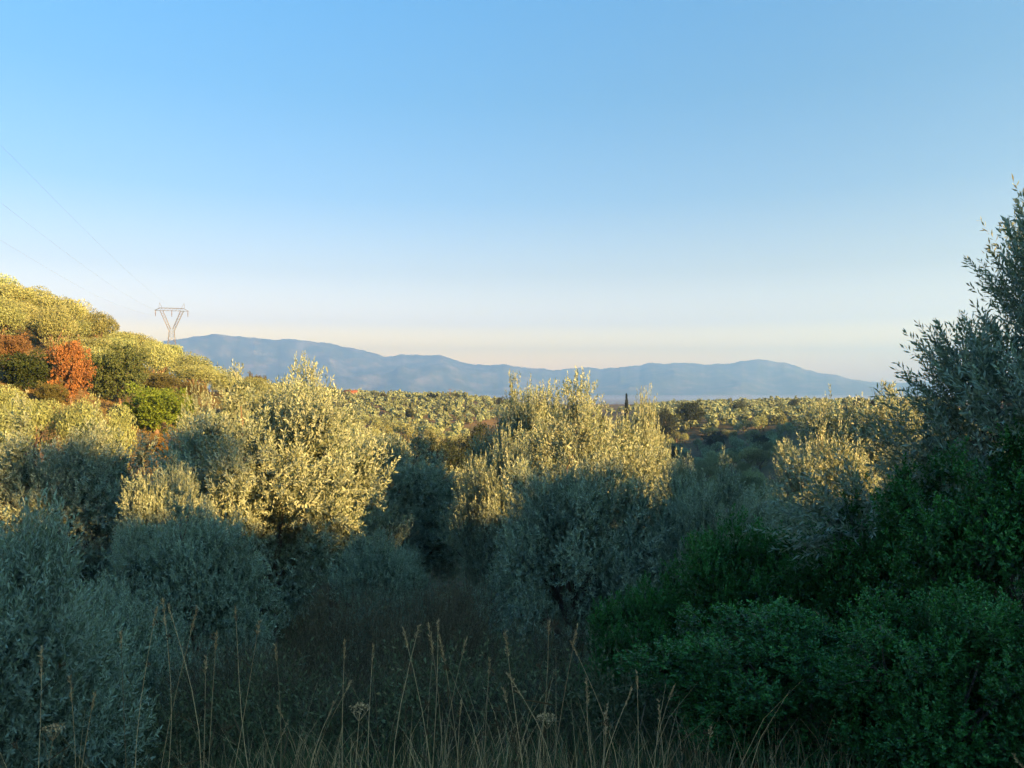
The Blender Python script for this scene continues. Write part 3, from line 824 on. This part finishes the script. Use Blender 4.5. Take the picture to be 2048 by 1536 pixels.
# ------------------------------------------------------------------ lone trees and dark trees of the valley
far = [ # key, name, px, depth, top py, width px, colour, label, cat, group
    ('broad0', 'oak_tree', 850, 118, 872, 75, (0.03, 0.055, 0.028), 'dark oak tree in the shaded hollow between the big olives', 'tree', 'dark oaks in the hollow'),  # hollow oaks: valley shade is put into their very dark colour
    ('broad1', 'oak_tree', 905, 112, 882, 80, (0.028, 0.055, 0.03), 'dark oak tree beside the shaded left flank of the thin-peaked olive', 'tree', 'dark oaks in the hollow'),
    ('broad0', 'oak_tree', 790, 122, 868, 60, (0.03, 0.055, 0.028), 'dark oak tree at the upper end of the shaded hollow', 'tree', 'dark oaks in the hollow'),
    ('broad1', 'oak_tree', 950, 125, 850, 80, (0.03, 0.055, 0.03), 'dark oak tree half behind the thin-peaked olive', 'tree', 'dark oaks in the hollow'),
    ('broad0', 'carob_tree', 1382, 262, 803, 60, (0.025, 0.05, 0.025), 'rounded dark tree at the near end of the sunlit plateau', 'tree', None),
    ('broad1', 'carob_tree', 1335, 250, 818, 45, (0.03, 0.055, 0.03), 'lower dark tree next to the rounded one on the plateau edge', 'tree', None),
    ('broad0', 'round_tree', 912, 405, 786, 14, (0.04, 0.06, 0.03), 'small dark round tree on the middle hill crest by the pole', 'tree', None),
    ('broad1', 'round_tree', 768, 395, 786, 17, (0.07, 0.09, 0.04), 'green tree standing proud of the middle hill skyline', 'tree', None),
    ('broad0', 'round_tree', 512, 150, 748, 45, (0.09, 0.10, 0.05), 'dull green tree on the hill skyline between pylon and tufted olive', 'tree', None),
    ('broad1', 'round_tree', 642, 395, 774, 22, (0.08, 0.07, 0.04), 'brownish tree on the middle hill skyline near the red roof', 'tree', None),
    ('broad0', 'round_tree', 1000, 400, 794, 16, (0.05, 0.07, 0.035), 'small dark tree on the skyline left of the central olive', 'tree', None)]
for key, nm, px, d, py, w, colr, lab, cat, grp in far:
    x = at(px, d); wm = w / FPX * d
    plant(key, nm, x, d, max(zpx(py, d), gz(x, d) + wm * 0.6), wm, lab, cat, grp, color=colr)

def cypress_template():
    rng = np.random.default_rng(88); n = 900
    t = rng.uniform(0.0, 1, n) ** 0.9
    prof = np.clip(np.sin(np.clip(t, 0, 1) ** 0.6 * math.pi), 0, 1) * 0.5 + 0.05
    a = rng.uniform(0, 6.28, n); q = prof * rng.uniform(0.7, 1.1, n)
    P = np.stack([np.cos(a) * q, np.sin(a) * q, 0.4 + t * 5.3], -1)
    D = nrm(np.stack([np.cos(a) * 0.3, np.sin(a) * 0.3, np.full(n, 1.0)], -1) + rng.normal(0, 0.15, (n, 3)))
    V, F = leaves(P, D, np.full(n, 0.4), 4, 0.28, 0.12, rng, spread=0.4)
    cr = make_mesh('cypress_crown', V, F, M['broad'], rng.uniform(0, 1, len(F)))
    V2, F2 = tubes([[[0, 0, -0.5], [0, 0, 0.3], [0, 0, 1.0], [0, 0, 4.5]]], [[0.14, 0.12, 0.1, 0.03]])
    TEMPL['cypress'] = (cr, make_mesh('cypress_trunk', V2, F2, M['bark']), 1.1, 6, 6.0, len(F))
cypress_template()
def cyp(px, d, py, w, lab, grp=None, nm='cypress_tree'):
    x = at(px, d); wm = w / FPX * d
    plant('cypress', nm, x, d, max(zpx(py, d), gz(x, d) + wm), wm, lab, 'tree', grp, color=(0.022, 0.045, 0.025))
cyp(1253, 290, 789, 6.5, 'lone slim dark cypress tree right of the yellow-topped central olive')
for q, (px, py) in enumerate(((856, 788), (862, 786), (868, 788), (874, 787))):
    cyp(px, 402, py, 6, 'one of four small dark cypresses on the middle hill crest', 'four cypresses on the middle hill crest')
for q, (px, py, w) in enumerate(((1708, 801, 9), (1717, 797, 10), (1726, 796, 11), (1736, 800, 9), (1745, 802, 9))):
    cyp(px, 292, py, w, 'dark conifer in the clump at the far end of the plateau', 'conifer clump at the end of the plateau', 'conifer_tree')

for q_, (px, d, w, lab) in enumerate([(700, 250, 22, 'dark broad tree among the lower rows of the middle hill'), (818, 300, 20, 'dark broad tree among the upper rows of the middle hill, right part'),
        (655, 330, 18, 'dark broad tree high on the middle hill under the red-roofed house'), (1475, 300, 30, 'dark broad tree on the near side of the sunlit plateau'),
        (1590, 330, 26, 'dark broad tree in the middle of the sunlit plateau'), (1430, 215, 46, 'big dark tree on the shaded slope under the plateau'),
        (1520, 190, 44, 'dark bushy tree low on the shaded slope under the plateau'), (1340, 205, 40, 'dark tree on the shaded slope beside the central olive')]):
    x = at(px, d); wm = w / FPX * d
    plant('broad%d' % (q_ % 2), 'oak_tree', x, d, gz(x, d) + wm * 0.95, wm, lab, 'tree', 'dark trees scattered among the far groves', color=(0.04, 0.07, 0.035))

# utility pole on the crest
V, F = tubes([[[0, 0, -0.5], [0, 0, 3], [0, 0, 7.2]]], [[0.16, 0.14, 0.11]], 6)
M['wood'] = noise_mat('grey_wood', [(0.3, (0.08, 0.065, 0.05)), (0.7, (0.16, 0.13, 0.10))], scale=6)
pr = link('utility_pole', None); pr.location = (at(900, 398), 398, gz(at(900, 398), 398))
tag(pr, 'thin wooden utility pole on the middle hill crest', 'pole')
link('pole', make_mesh('pole', V, F, M['wood']), pr)
V, F = tubes([[[-0.9, 0, 6.8], [0, 0, 6.8], [0.9, 0, 6.8]]], [[0.07, 0.07, 0.07]], 4)
link('crossarm', make_mesh('pole_crossarm', V, F, M['wood']), pr)

# ------------------------------------------------------------------ houses
M['plaster'] = noise_mat('pale_plaster', [(0.3, (0.15, 0.12, 0.105)), (0.7, (0.20, 0.165, 0.14))], scale=1.2, bump=0.1)
M['tile'] = noise_mat('clay_tile', [(0.3, (0.11, 0.045, 0.03)), (0.7, (0.16, 0.07, 0.045))], scale=3, bump=0.4, stretch=(6, 1, 1))
M['pane'] = noise_mat('dark_pane', [(0.3, (0.02, 0.025, 0.03)), (0.7, (0.035, 0.04, 0.05))], scale=1, rough=0.2, bump=0)
def boxmesh(name, boxes, mat):
    Vs, Fs = [], []
    for (x0, y0, z0, x1, y1, z1) in boxes:
        o = len(Vs)
        Vs += [(x0,y0,z0),(x1,y0,z0),(x1,y1,z0),(x0,y1,z0),(x0,y0,z1),(x1,y0,z1),(x1,y1,z1),(x0,y1,z1)]
        Fs += [[o+a_ for a_ in f] for f in ([0,3,2,1],[4,5,6,7],[0,1,5,4],[1,2,6,5],[2,3,7,6],[3,0,4,7])]
    return make_mesh(name, Vs, Fs, mat)
wall_me = boxmesh('house_wall', [(-5, -3.5, -2, 5, 3.5, 3.2)], M['plaster'])
rv = [(-5.5,-4,3.2),(5.5,-4,3.2),(5.5,4,3.2),(-5.5,4,3.2),(-5.5,0,5.1),(5.5,0,5.1),(5.5,0,5.0),(-5.5,0,5.0)]
roof_me = make_mesh('house_roof', rv, [[0,1,5,4],[2,3,4,5],[0,4,7,3],[1,2,6,5],[0,3,2,1]], M['tile'])
win_me = boxmesh('house_window', [(-0.5, -0.04, -0.6, 0.5, 0.04, 0.6)], M['pane'])
door_me = boxmesh('house_door', [(-0.5, -0.05, 0, 0.5, 0.05, 2.1)], M['wood'])
chim_me = boxmesh('house_chimney', [(2.2, 0.6, 3.8, 2.9, 1.3, 5.9)], M['plaster'])
def house(px, d, rot, lab, grp=None, s=1.0, zoff=0.0):
    x = at(px, d); h = link('house', None)
    h.location = (x, d, gz(x, d) + zoff); h.rotation_euler = (0, 0, rot); h.scale = (s, s, s)
    tag(h, lab, 'house', grp)
    link('wall', wall_me, h); rf = link('roof', roof_me, h); link('chimney', chim_me, rf)
    for wx in (-3.2, -1.2, 3.0):
        w_ = link('window', win_me, h); w_.location = (wx, -3.52, 1.7)
    dd = link('door', door_me, h); dd.location = (1.1, -3.52, 0)
house(702, 408, 0.15, 'small house with dull red roof on the middle hill skyline', s=0.62, zoff=0.9)
for px, d, rot in ((926, 620, 0.3), (941, 640, -0.2), (958, 600, 0.5), (978, 660, 0.0)):
    house(px, d, rot, 'pale house among trees beyond the middle hill', 'pale houses beyond the middle hill', s=0.7, zoff=0)
rv_ = random.Random(5)
for q in range(16):
    px = rv_.uniform(1262, 1345); d = rv_.uniform(1700, 3300)
    house(px, d, rv_.uniform(-0.6, 0.6), 'tiny pale village house on the plain near the lone cypress', 'village houses on the plain', s=1.3)

# ------------------------------------------------------------------ pylon and cables
M['steel'] = noise_mat('weathered_steel', [(0.3, (0.075, 0.10, 0.14)), (0.7, (0.10, 0.13, 0.18))], scale=2, bump=0.05, rough=0.6)
M['glassy'] = noise_mat('insulator_brown', [(0.3, (0.05, 0.06, 0.08)), (0.7, (0.08, 0.09, 0.12))], scale=2, bump=0.0, rough=0.3)
PX, PD = 343, 300.0
pyl = link('electricity_pylon', None)
pxw = at(PX, PD); pbase = gz(pxw, PD)
pyl.location = (pxw, PD, pbase); pyl.rotation_euler = (0, 0, math.atan(0.32))
tag(pyl, 'lattice electricity pylon with V-shaped head behind the left hill', 'pylon')
zt = zpx(622, PD) - pbase; zw = zpx(662, PD) - pbase; zp = zpx(606, PD) - pbase
def bars(name, segs, r, parent, mat='steel'):
    V, F = tubes([[a_, b_] for a_, b_ in segs], [[r, r]] * len(segs), 4)
    return link(name, make_mesh(name, V, F, M[mat]), parent)
W0, W1 = 3.4, 0.9
legs_ = []; lat = []
def cor(t, sx, sy): w = W0 + (W1 - W0) * t; return np.array([sx * w, sy * w, -1 + (zw + 1) * t])
for sx in (-1, 1):
    for sy in (-1, 1):
        bars('leg', [(cor(0, sx, sy), cor(1, sx, sy))], 0.075, pyl)
ts = [0, .16, .31, .45, .57, .68, .78, .86, .93, 1]
cs = [(-1, -1), (1, -1), (1, 1), (-1, 1)]
for a_, b_ in zip(ts[:-1], ts[1:]):
    for q in range(4):
        c1, c2 = cs[q], cs[(q + 1) % 4]
        lat += [(cor(a_, *c1), cor(b_, *c2)), (cor(a_, *c2), cor(b_, *c1)), (cor(b_, *c1), cor(b_, *c2))]
bars('body_lattice', lat, 0.028, pyl)
V_ = []; Vb = []
for sx in (-1, 1):
    for sy in (-1, 1):
        bot = np.array([sx * W1, sy * W1, zw]); top_ = np.array([sx * 4.2, sy * 0.7, zt]); ins = np.array([sx * 0.3, sy * W1, zw + 0.6]); ti = np.array([sx * 3.1, sy * 0.7, zt])
        V_ += [(bot, top_), (ins, ti)]
        prev = bot
        for u in np.linspace(0.15, 1, 7):
            Vb.append((prev, ins * (1 - u) + ti * u)); prev = bot * (1 - u) + top_ * u; Vb.append((ins * (1 - u) + ti * u, prev))
bars('head_frame', V_, 0.075, pyl); bars('head_lattice', Vb, 0.028, pyl)
A = []; Ab = []
for sy in (-1, 1):
    A += [(np.array([-6.1, sy * 0.15, zt + 0.1]), np.array([6.1, sy * 0.15, zt + 0.1])), (np.array([-4.2, sy * 0.6, zt + 1.1]), np.array([4.2, sy * 0.6, zt + 1.1])),
          (np.array([-6.1, sy * 0.15, zt + 0.1]), np.array([-4.2, sy * 0.6, zt + 1.1])), (np.array([6.1, sy * 0.15, zt + 0.1]), np.array([4.2, sy * 0.6, zt + 1.1]))]
    xs = np.linspace(-4.2, 4.2, 13)
    for q in range(12): Ab.append((np.array([xs[q], sy * 0.3, zt + (1.1 if q % 2 else 0.1)]), np.array([xs[q + 1], sy * 0.3, zt + (0.1 if q % 2 else 1.1)])))
bars('crossarm', A, 0.075, pyl); bars('crossarm_lattice', Ab, 0.028, pyl)
for sx in (-1, 1):
    bars('peak', [(np.array([sx * 3.4, 0, zt + 1.1]), np.array([sx * 4.4, 0, zp])), (np.array([sx * 4.6, 0, zt + 1.1]), np.array([sx * 4.4, 0, zp]))], 0.05, pyl)
INS = []
for xx in (-5.8, 0, 5.8):
    V, F = tubes([[[xx, 0, zt], [xx, 0, zt - 0.7], [xx, 0, zt - 1.4], [xx, 0, zt - 2.2]]], [[0.1, 0.16, 0.16, 0.08]], 6)
    link('insulator', make_mesh('insulator', V, F, M['glassy']), pyl)
    c_, s_ = math.cos(pyl.rotation_euler.z), math.sin(pyl.rotation_euler.z)
    INS.append(np.array([pxw + xx * c_, PD + xx * s_, pbase + zt - 2.2]))
M['cable'] = noise_mat('aluminium_cable', [(0.3, (0.08, 0.085, 0.09)), (0.7, (0.11, 0.115, 0.12))], scale=1, bump=0, rough=0.5)
for st, px0y, dd in zip(INS, (480, 405, 290), (134.0, 107.0, 82.0)):
    p1 = np.array([at(0, dd), dd, zpx(px0y, dd)])
    t1 = 1.0; T2 = 1.75                       # goes on past the frame towards the next pylon, up the road
    ts_ = np.linspace(0, T2, 60)
    base_ = st[None] * (1 - ts_[:, None]) + p1[None] * ts_[:, None]
    # sag keeps the point at the edge of the view where it is
    base_[:, 2] -= 2.2 * np.sin(np.clip(ts_, 0, 1) * math.pi)
    V, F = tubes([base_], [np.full(60, 0.0095)], 4)
    lab = {480: 'lowest of the three power cables running from the pylon', 405: 'middle one of the three power cables running from the pylon', 290: 'highest of the three power cables running from the pylon'}[px0y]
    tag(link('power_cable', make_mesh('power_cable', V, F, M['cable'])), lab, 'cable', 'power cables from the pylon')

# ------------------------------------------------------------------ ground cover
def cover(name, label, mat, n, region, k, ll, lw, sl, seed, up=1.0, rnd=0.5, spread=0.7, lift=(0, 0.3), mask=None, cat='undergrowth', drp=0.0, stem=None):
    rng = np.random.default_rng(seed)
    px0, px1, d0, d1, pw = region
    d = d0 + (d1 - d0) * rng.uniform(0, 1, n) ** pw; px = rng.uniform(px0, px1, n)
    x = (px - 1024) / FPX * d
    keep = np.ones(n, bool)
    if mask is not None: keep = mask(x, d, px, rng)
    x, d = x[keep], d[keep]; n = len(x)
    lumps = 0.5 + 0.5 * np.sin(x * 2.3 + np.sin(d * 1.9) * 2) * np.sin(d * 1.7 + np.cos(x * 1.3) * 2)
    z = ground_h(x, d) + (lift[0] + (lift[1] - lift[0]) * rng.uniform(0, 1, n)) * (0.35 + 0.65 * lumps)
    P = np.stack([x, d, z], -1)
    D = nrm(rng.normal(0, rnd, (n, 3)) + np.array([0, 0, up]))
    Ls = sl * rng.uniform(0.5, 1.5, n)
    V, F = leaves(P, D, Ls, k, ll, lw, rng, spread=spread, droop=drp)
    tint = np.clip(0.5 * np.repeat(rng.uniform(0, 1, n), k) + 0.5 * rng.uniform(0, 1, n * k), 0, 1)
    if stem:
        V2, F2 = stems(P, D, Ls, stem); F = np.vstack([F, F2 + len(V)]); V = np.vstack([V, V2]); tint = np.concatenate([tint, rng.uniform(0.2, 0.9, len(F2))])
    tag(link(name, make_mesh(name, V, F, M[mat], tint)), label, cat, kind='stuff')

cover('undergrowth', 'dark tangled undergrowth between the near olives', 'weed', 21000, (-100, 1700, 4.4, 20, 1.4), 6, 0.036, 0.013, 0.26, 7,
      rnd=0.7, lift=(0, 0.7), stem=0.0018)
def soft(x, d, px, rng):
    return rng.uniform(0, 1, len(x)) < 0.3 + 0.7 * (np.sin(x * 0.9 + 1) * np.sin(d * 0.4) > -0.2)
cover('hillside_scrub', 'dry golden scrub and weeds on the left hillside', 'scrub', 10000, (-250, 640, 38, 135, 1.0), 5, 0.22, 0.08, 0.35, 17,
      rnd=0.6, lift=(0, 0.5), mask=soft)

# brown thicket humps
def hump(key, mat, seed, sc, n_clump, n_shoot, k, ll, lw, sl, stem):
    template(key, mat, 3.0, 1.5,
             dict(seed=seed, rx=1.4, ry=1.2, rz=0.8, zc=0.55, n_clump=n_clump, rc=0.38, n_shoot=n_shoot, k=k, ll=ll, lw=lw, sl=sl,
                  up=1.0, out_=0.5, rnd=0.35, spires=0, inner=0.1, stem=stem, low=-0.6, spread=0.5),
             dict(base_r=0.02, fork=0.1, n=10))
hump('thicket', 'thicket', 91, 1, 50, 120, 6, 0.035, 0.008, 0.22, 0.0025)
for px, d, py, w, lab in [(880, 7.6, 1158, 340, 'brown dome-shaped dry thicket below the small pale olive bush'),
                          (690, 6.6, 1185, 330, 'brown dry thicket between the silver-green bushy olive and the dome-shaped one'),
                          (1090, 6.8, 1250, 330, 'dim dry thicket right of the dome-shaped one, behind the tall stalks'),
                          (760, 5.0, 1330, 420, 'low dark thicket nearest the tall stalks'),
                          (1010, 4.8, 1360, 420, 'low dark thicket to the right of the nearest one'),
                          (480, 5.6, 1290, 380, 'dark thicket under the silver-green bushy olive')]:
    near('thicket', px, d, py, w, lab, name='dry_thicket', group='dry thickets on the slope', cat='thicket')

# grass blades of the verge
def blades(name, label, n, region, h, w, mat, seed, pw=1.0, lean=0.25):
    rng = np.random.default_rng(seed)
    px0, px1, d0, d1 = region
    d = d0 + (d1 - d0) * rng.uniform(0, 1, n) ** pw
    x = (rng.uniform(px0, px1, n) - 1024) / FPX * d
    tuft = np.sin(x * 5 + np.sin(d * 4)) * np.sin(d * 6 + x * 2)
    keep = rng.uniform(-1.2, 1, n) < tuft + 0.2
    x, d = x[keep], d[keep]; n = len(x)
    H = h * rng.uniform(0.4, 1.25, n) * (1 - 0.25 * (px0 < 0))
    a = rng.uniform(0, 6.28, n); le = rng.uniform(0.02, lean, n) * H * 2
    b_ = rng.uniform(0, 6.28, n)
    base = np.stack([x, d, ground_h(x, d) - 0.02], -1)
    dirv = np.stack([np.cos(a), np.sin(a), np.zeros(n)], -1); sd = np.stack([np.cos(b_), np.sin(b_), np.zeros(n)], -1)
    pts = []
    for q, t in enumerate((0, 0.35, 0.7, 1.0)):
        c = base + dirv * (le * t ** 2)[:, None] + np.array([0, 0, 1.0]) * (H * (t - 0.12 * t * t))[:, None]
        ww = w * (1 - t) ** 0.6 * rng.uniform(0.7, 1.2, n) * 0.5 + 0.0003
        pts += [c - sd * ww[:, None], c + sd * ww[:, None]]
    V = np.stack(pts, 1).reshape(-1, 3)
    b0 = (np.arange(n) * 8)[:, None]
    F = np.concatenate([b0 + np.array([[0, 1, 3, 2]]), b0 + np.array([[2, 3, 5, 4]]), b0 + np.array([[4, 5, 7, 6]])])
    tn = rng.uniform(0, 1, n)
    tag(link(name, make_mesh(name, V, F, M[mat], np.tile(tn, 3))), label, 'grass', kind='stuff')
blades('green_grass', 'dim green grass along the verge at the bottom', 14000, (-150, 2200, 1.9, 4.6), 0.36, 0.006, 'grass', 3, 1.1)
blades('dry_grass', 'thin dry grass standing above the green along the verge', 4300, (-100, 1750, 2.1, 4.2), 0.42, 0.003, 'straw', 4, lean=0.3)

blades('fine_dry_grass', 'fine pale grass stems reaching up between the tall stalks', 520, (-50, 1500, 2.2, 3.4), 0.8, 0.0022, 'straw', 14, lean=0.22)
# tall dry stalks one can pick out
ST = [(317,1208,298,1397,1),(414,1217,385,1355,1),(490,1231,509,1397,0),(360,1206,352,1500,0),(327,1223,322,1500,0),(246,1268,255,1500,0),
      (522,1244,455,1368,2),(453,1254,440,1420,0),(555,1297,548,1500,0),(87,1322,80,1500,1),(157,1347,150,1500,1),(422,1318,415,1480,0),(656,1388,652,1536,0),
      (822,1265,834,1500,0),(846,1276,842,1450,2),(879,1255,874,1500,1),(892,1240,872,1480,2),(913,1259,920,1500,1),(933,1282,934,1500,0),(1007,1279,1037,1500,1),
      (1111,1241,1068,1500,2),(1154,1265,1130,1500,0),(1130,1286,1142,1330,0),(1161,1365,1190,1500,1),(1253,1368,1251,1536,0),(1282,1364,1276,1536,0),
      (1029,1371,1050,1500,1),(904,1409,906,1536,0),(755,1286,757,1500,0),(700,1275,704,1500,0),(652,1392,650,1536,0),(1310,1413,1312,1536,0),(1329,1378,1326,1536,0),
      (1401,1434,1408,1536,2),(200,1380,190,1536,0),(592,1400,600,1536,0),(1215,1440,1210,1536,1),(985,1400,1010,1536,2),(720,1418,716,1536,3),(84,1474,82,1560,3),
      (1085,1430,1080,1536,3),(2022,1500,2040,1560,1),(560,1460,556,1560,0),(960,1330,955,1500,0)]
rs_ = np.random.default_rng(77)
for n_, (tx, ty, bx, by, kind) in enumerate(ST):
    d = rs_.uniform(2.3, 2.9)
    yb = HORIZON + 1.68 / d * FPX
    bx2 = tx + (bx - tx) * (yb - ty) / (by - ty)
    bx2 = tx + np.clip(bx2 - tx, -130, 130)
    b0 = np.array([at(bx2, d), d, 0.0]); b0[2] = gz(b0[0], b0[1]) - 0.02
    t0 = np.array([at(tx, d), d + rs_.uniform(-0.1, 0.1), zpx(ty, d)])
    root = link('dry_stalk', None); root.location = b0
    t0 = t0 - b0
    bow = np.array([rs_.normal(0, 0.04), rs_.normal(0, 0.03), 0])
    s = np.linspace(0, 1, 9)[:, None]
    P = t0 * s + bow * np.sin(s * math.pi) + np.array([rs_.normal(0, 0.012), 0, 0]) * s ** 3 * 2
    V, F = tubes([P], [np.linspace(0.0019, 0.0008, 9) * rs_.uniform(0.75, 1.15)], 5)
    link('stem', make_mesh('stalk_stem', V, F, M['straw'], np.full(len(F), rs_.uniform(0.3, 1.0))), root)
    up_ = nrm((P[-1] - P[-3])[None])[0]
    if kind == 3:      # small umbel
        n = 70; a_ = rs_.uniform(0, 6.28, n); q = np.sqrt(rs_.uniform(0, 1, n)) * 0.035
        PP = P[-1] + np.stack([np.cos(a_) * q, np.sin(a_) * q, 0.02 - q * 0.25], -1); DD = nrm(rs_.normal(size=(n, 3)) + [0, 0, 1.2])
        V, F = leaves(PP, DD, np.full(n, 0.004), 2, 0.008, 0.005, rs_)
        spk = [[P[-1] - up_ * 0.03, P[-1] + np.array([math.cos(z_) * 0.03, math.sin(z_) * 0.03, 0.012])] for z_ in np.linspace(0, 5.6, 8)]
        V2, F2 = tubes(spk, [[0.0008, 0.0005]] * 8, 3)
        F = np.vstack([F, F2 + len(V)]); V = np.vstack([V, V2])
    else:
        hl = (0.055, 0.095, 0.045)[kind]; n = (26, 44, 22)[kind]
        t = rs_.uniform(0, 1, n)
        PP = P[-1] - up_ * hl * t[:, None] + up_ * 0.01
        DD = nrm(up_[None] + rs_.normal(0, (0.12, 0.3, 0.35)[kind], (n, 3)))
        V, F = leaves(PP, DD, np.full(n, 0.006), 2, 0.0125, 0.0034, rs_, spread=0.35, jit=0.1)
    hd = link('seed_head', make_mesh('seed_head', V, F, M['straw'], rs_.uniform(0.2, 1.0, len(F))), root)
    if kind in (1, 2):
        for z_ in range(1 + kind):
            k_ = rs_.integers(4, 8); a0 = P[k_]
            e = a0 + np.array([rs_.normal(0, 0.05), rs_.normal(0, 0.05), rs_.uniform(0.04, 0.12)])
            v_, f_ = leaves(e[None] + rs_.normal(0, 0.004, (9, 3)), nrm((e - a0)[None] + rs_.normal(0, 0.015, (9, 3))), np.full(9, 0.012), 2, 0.016, 0.004, rs_, spread=0.4)
            V, F = tubes([[a0, (a0 + e) / 2 + [0, 0, -0.008], e]], [[0.0011, 0.0009, 0.0006]], 4)
            link('side_shoot', make_mesh('side_shoot', np.vstack([V, v_]), np.vstack([F, f_ + len(V)]), M['straw'], None), root)
    # a dry leaf or two along the stem
    for z_ in range(rs_.integers(1, 4)):
        Pl = P[rs_.integers(2, 7, 1)]; Dl = nrm(np.array([[rs_.normal(0, 1), rs_.normal(0, 1), 1.0]]))
        V, F = leaves(Pl, Dl, np.full(1, 0.01), 1, 0.13, 0.005, rs_, spread=0.3)
        link('blade', make_mesh('stalk_blade', V, F, M['straw'], None), root)
    lean_ = 'leaning right' if (tx - bx) / (by - ty) > 0.07 else 'leaning left' if (tx - bx) / (by - ty) < -0.05 else 'upright'
    tall_ = 'tall' if ty < 1290 else 'short' if ty > 1385 else 'mid-height'
    head_ = {0: 'narrow head', 1: 'long loose head', 2: 'branching top', 3: 'pale umbel'}[kind]
    wh_ = ('by the swept bush' if tx < 230 else 'below the silver-green olive' if tx < 600 else 'left of the brown thicket' if tx < 790 else
           'before the brown thicket' if tx < 990 else 'before the broad teal olive' if tx < 1200 else 'beside the dark shrubs')
    lab = '%s %s dry stalk with %s %s' % (tall_, lean_, head_, wh_)
    if n_ == 20: lab = 'tall pale stalk leaning right, highest in front of the broad teal olive'
    if n_ == 6: lab = 'dry stalk leaning right across its upright neighbours below the silver-green olive'
    if n_ == 41: lab = 'pale dry stalk tip poking in at the lower right corner'
    tag(root, lab, 'grass stalk', 'tall dry stalks on the verge')

# ------------------------------------------------------------------ haze
def build_haze():
    x0, x1, y0, y1, z0, z1 = -14000, 14000, -1500, 12500, -64.5, 660
    V = np.array([[x0,y0,z0],[x1,y0,z0],[x1,y1,z0],[x0,y1,z0],[x0,y0,z1],[x1,y0,z1],[x1,y1,z1],[x0,y1,z1]], float)
    F = np.array([[0,3,2,1],[4,5,6,7],[0,1,5,4],[1,2,6,5],[2,3,7,6],[3,0,4,7]])
    m = bpy.data.materials.new('haze_air')
    nt, N, L = nodes_of(m)
    out = N.new('ShaderNodeOutputMaterial'); v = N.new('ShaderNodeVolumePrincipled')
    v.inputs['Color'].default_value = (0.21, 0.51, 1.0, 1)
    v.inputs['Density'].default_value = 2.0e-4
    v.inputs['Anisotropy'].default_value = 0.35
    L.new(v.outputs[0], out.inputs['Volume'])
    tag(link('haze', make_mesh('haze', V, F, m)), 'thin morning haze over the valley', kind='stuff')
build_haze()
def build_mist():
    a = np.linspace(0, 2 * math.pi, 60, endpoint=False)
    rad = 1 + 0.1 * np.sin(3 * a) + 0.06 * np.sin(5 * a + 1)
    X = 300 + np.cos(a) * 4300 * rad; Y = 4300 + np.sin(a) * 1500 * rad
    V = np.vstack([np.stack([X, Y, np.full(60, -57.0)], -1), np.stack([X * 0.97, 4300 + (Y - 4300) * 0.9, np.full(60, -33.0)], -1), [[300, 4300, -57.0]], [[300, 4300, -29.0]]])
    F = []
    for k in range(60):
        q = (k + 1) % 60
        F += [[k, q, 60 + q], [k, 60 + q, 60 + k], [q, k, 120], [60 + k, 60 + q, 121]]
    m = bpy.data.materials.new('mist_air')
    nt, N, L = nodes_of(m)
    out = N.new('ShaderNodeOutputMaterial'); v = N.new('ShaderNodeVolumePrincipled')
    v.inputs['Color'].default_value = (0.60, 0.72, 0.95, 1); v.inputs['Density'].default_value = 2.2e-4; v.inputs['Anisotropy'].default_value = 0.4
    L.new(v.outputs[0], out.inputs['Volume'])
    tag(link('mist', make_mesh('mist', V, F, m)), 'low pale mist lying on the plain below the mountains', kind='stuff')
build_mist()
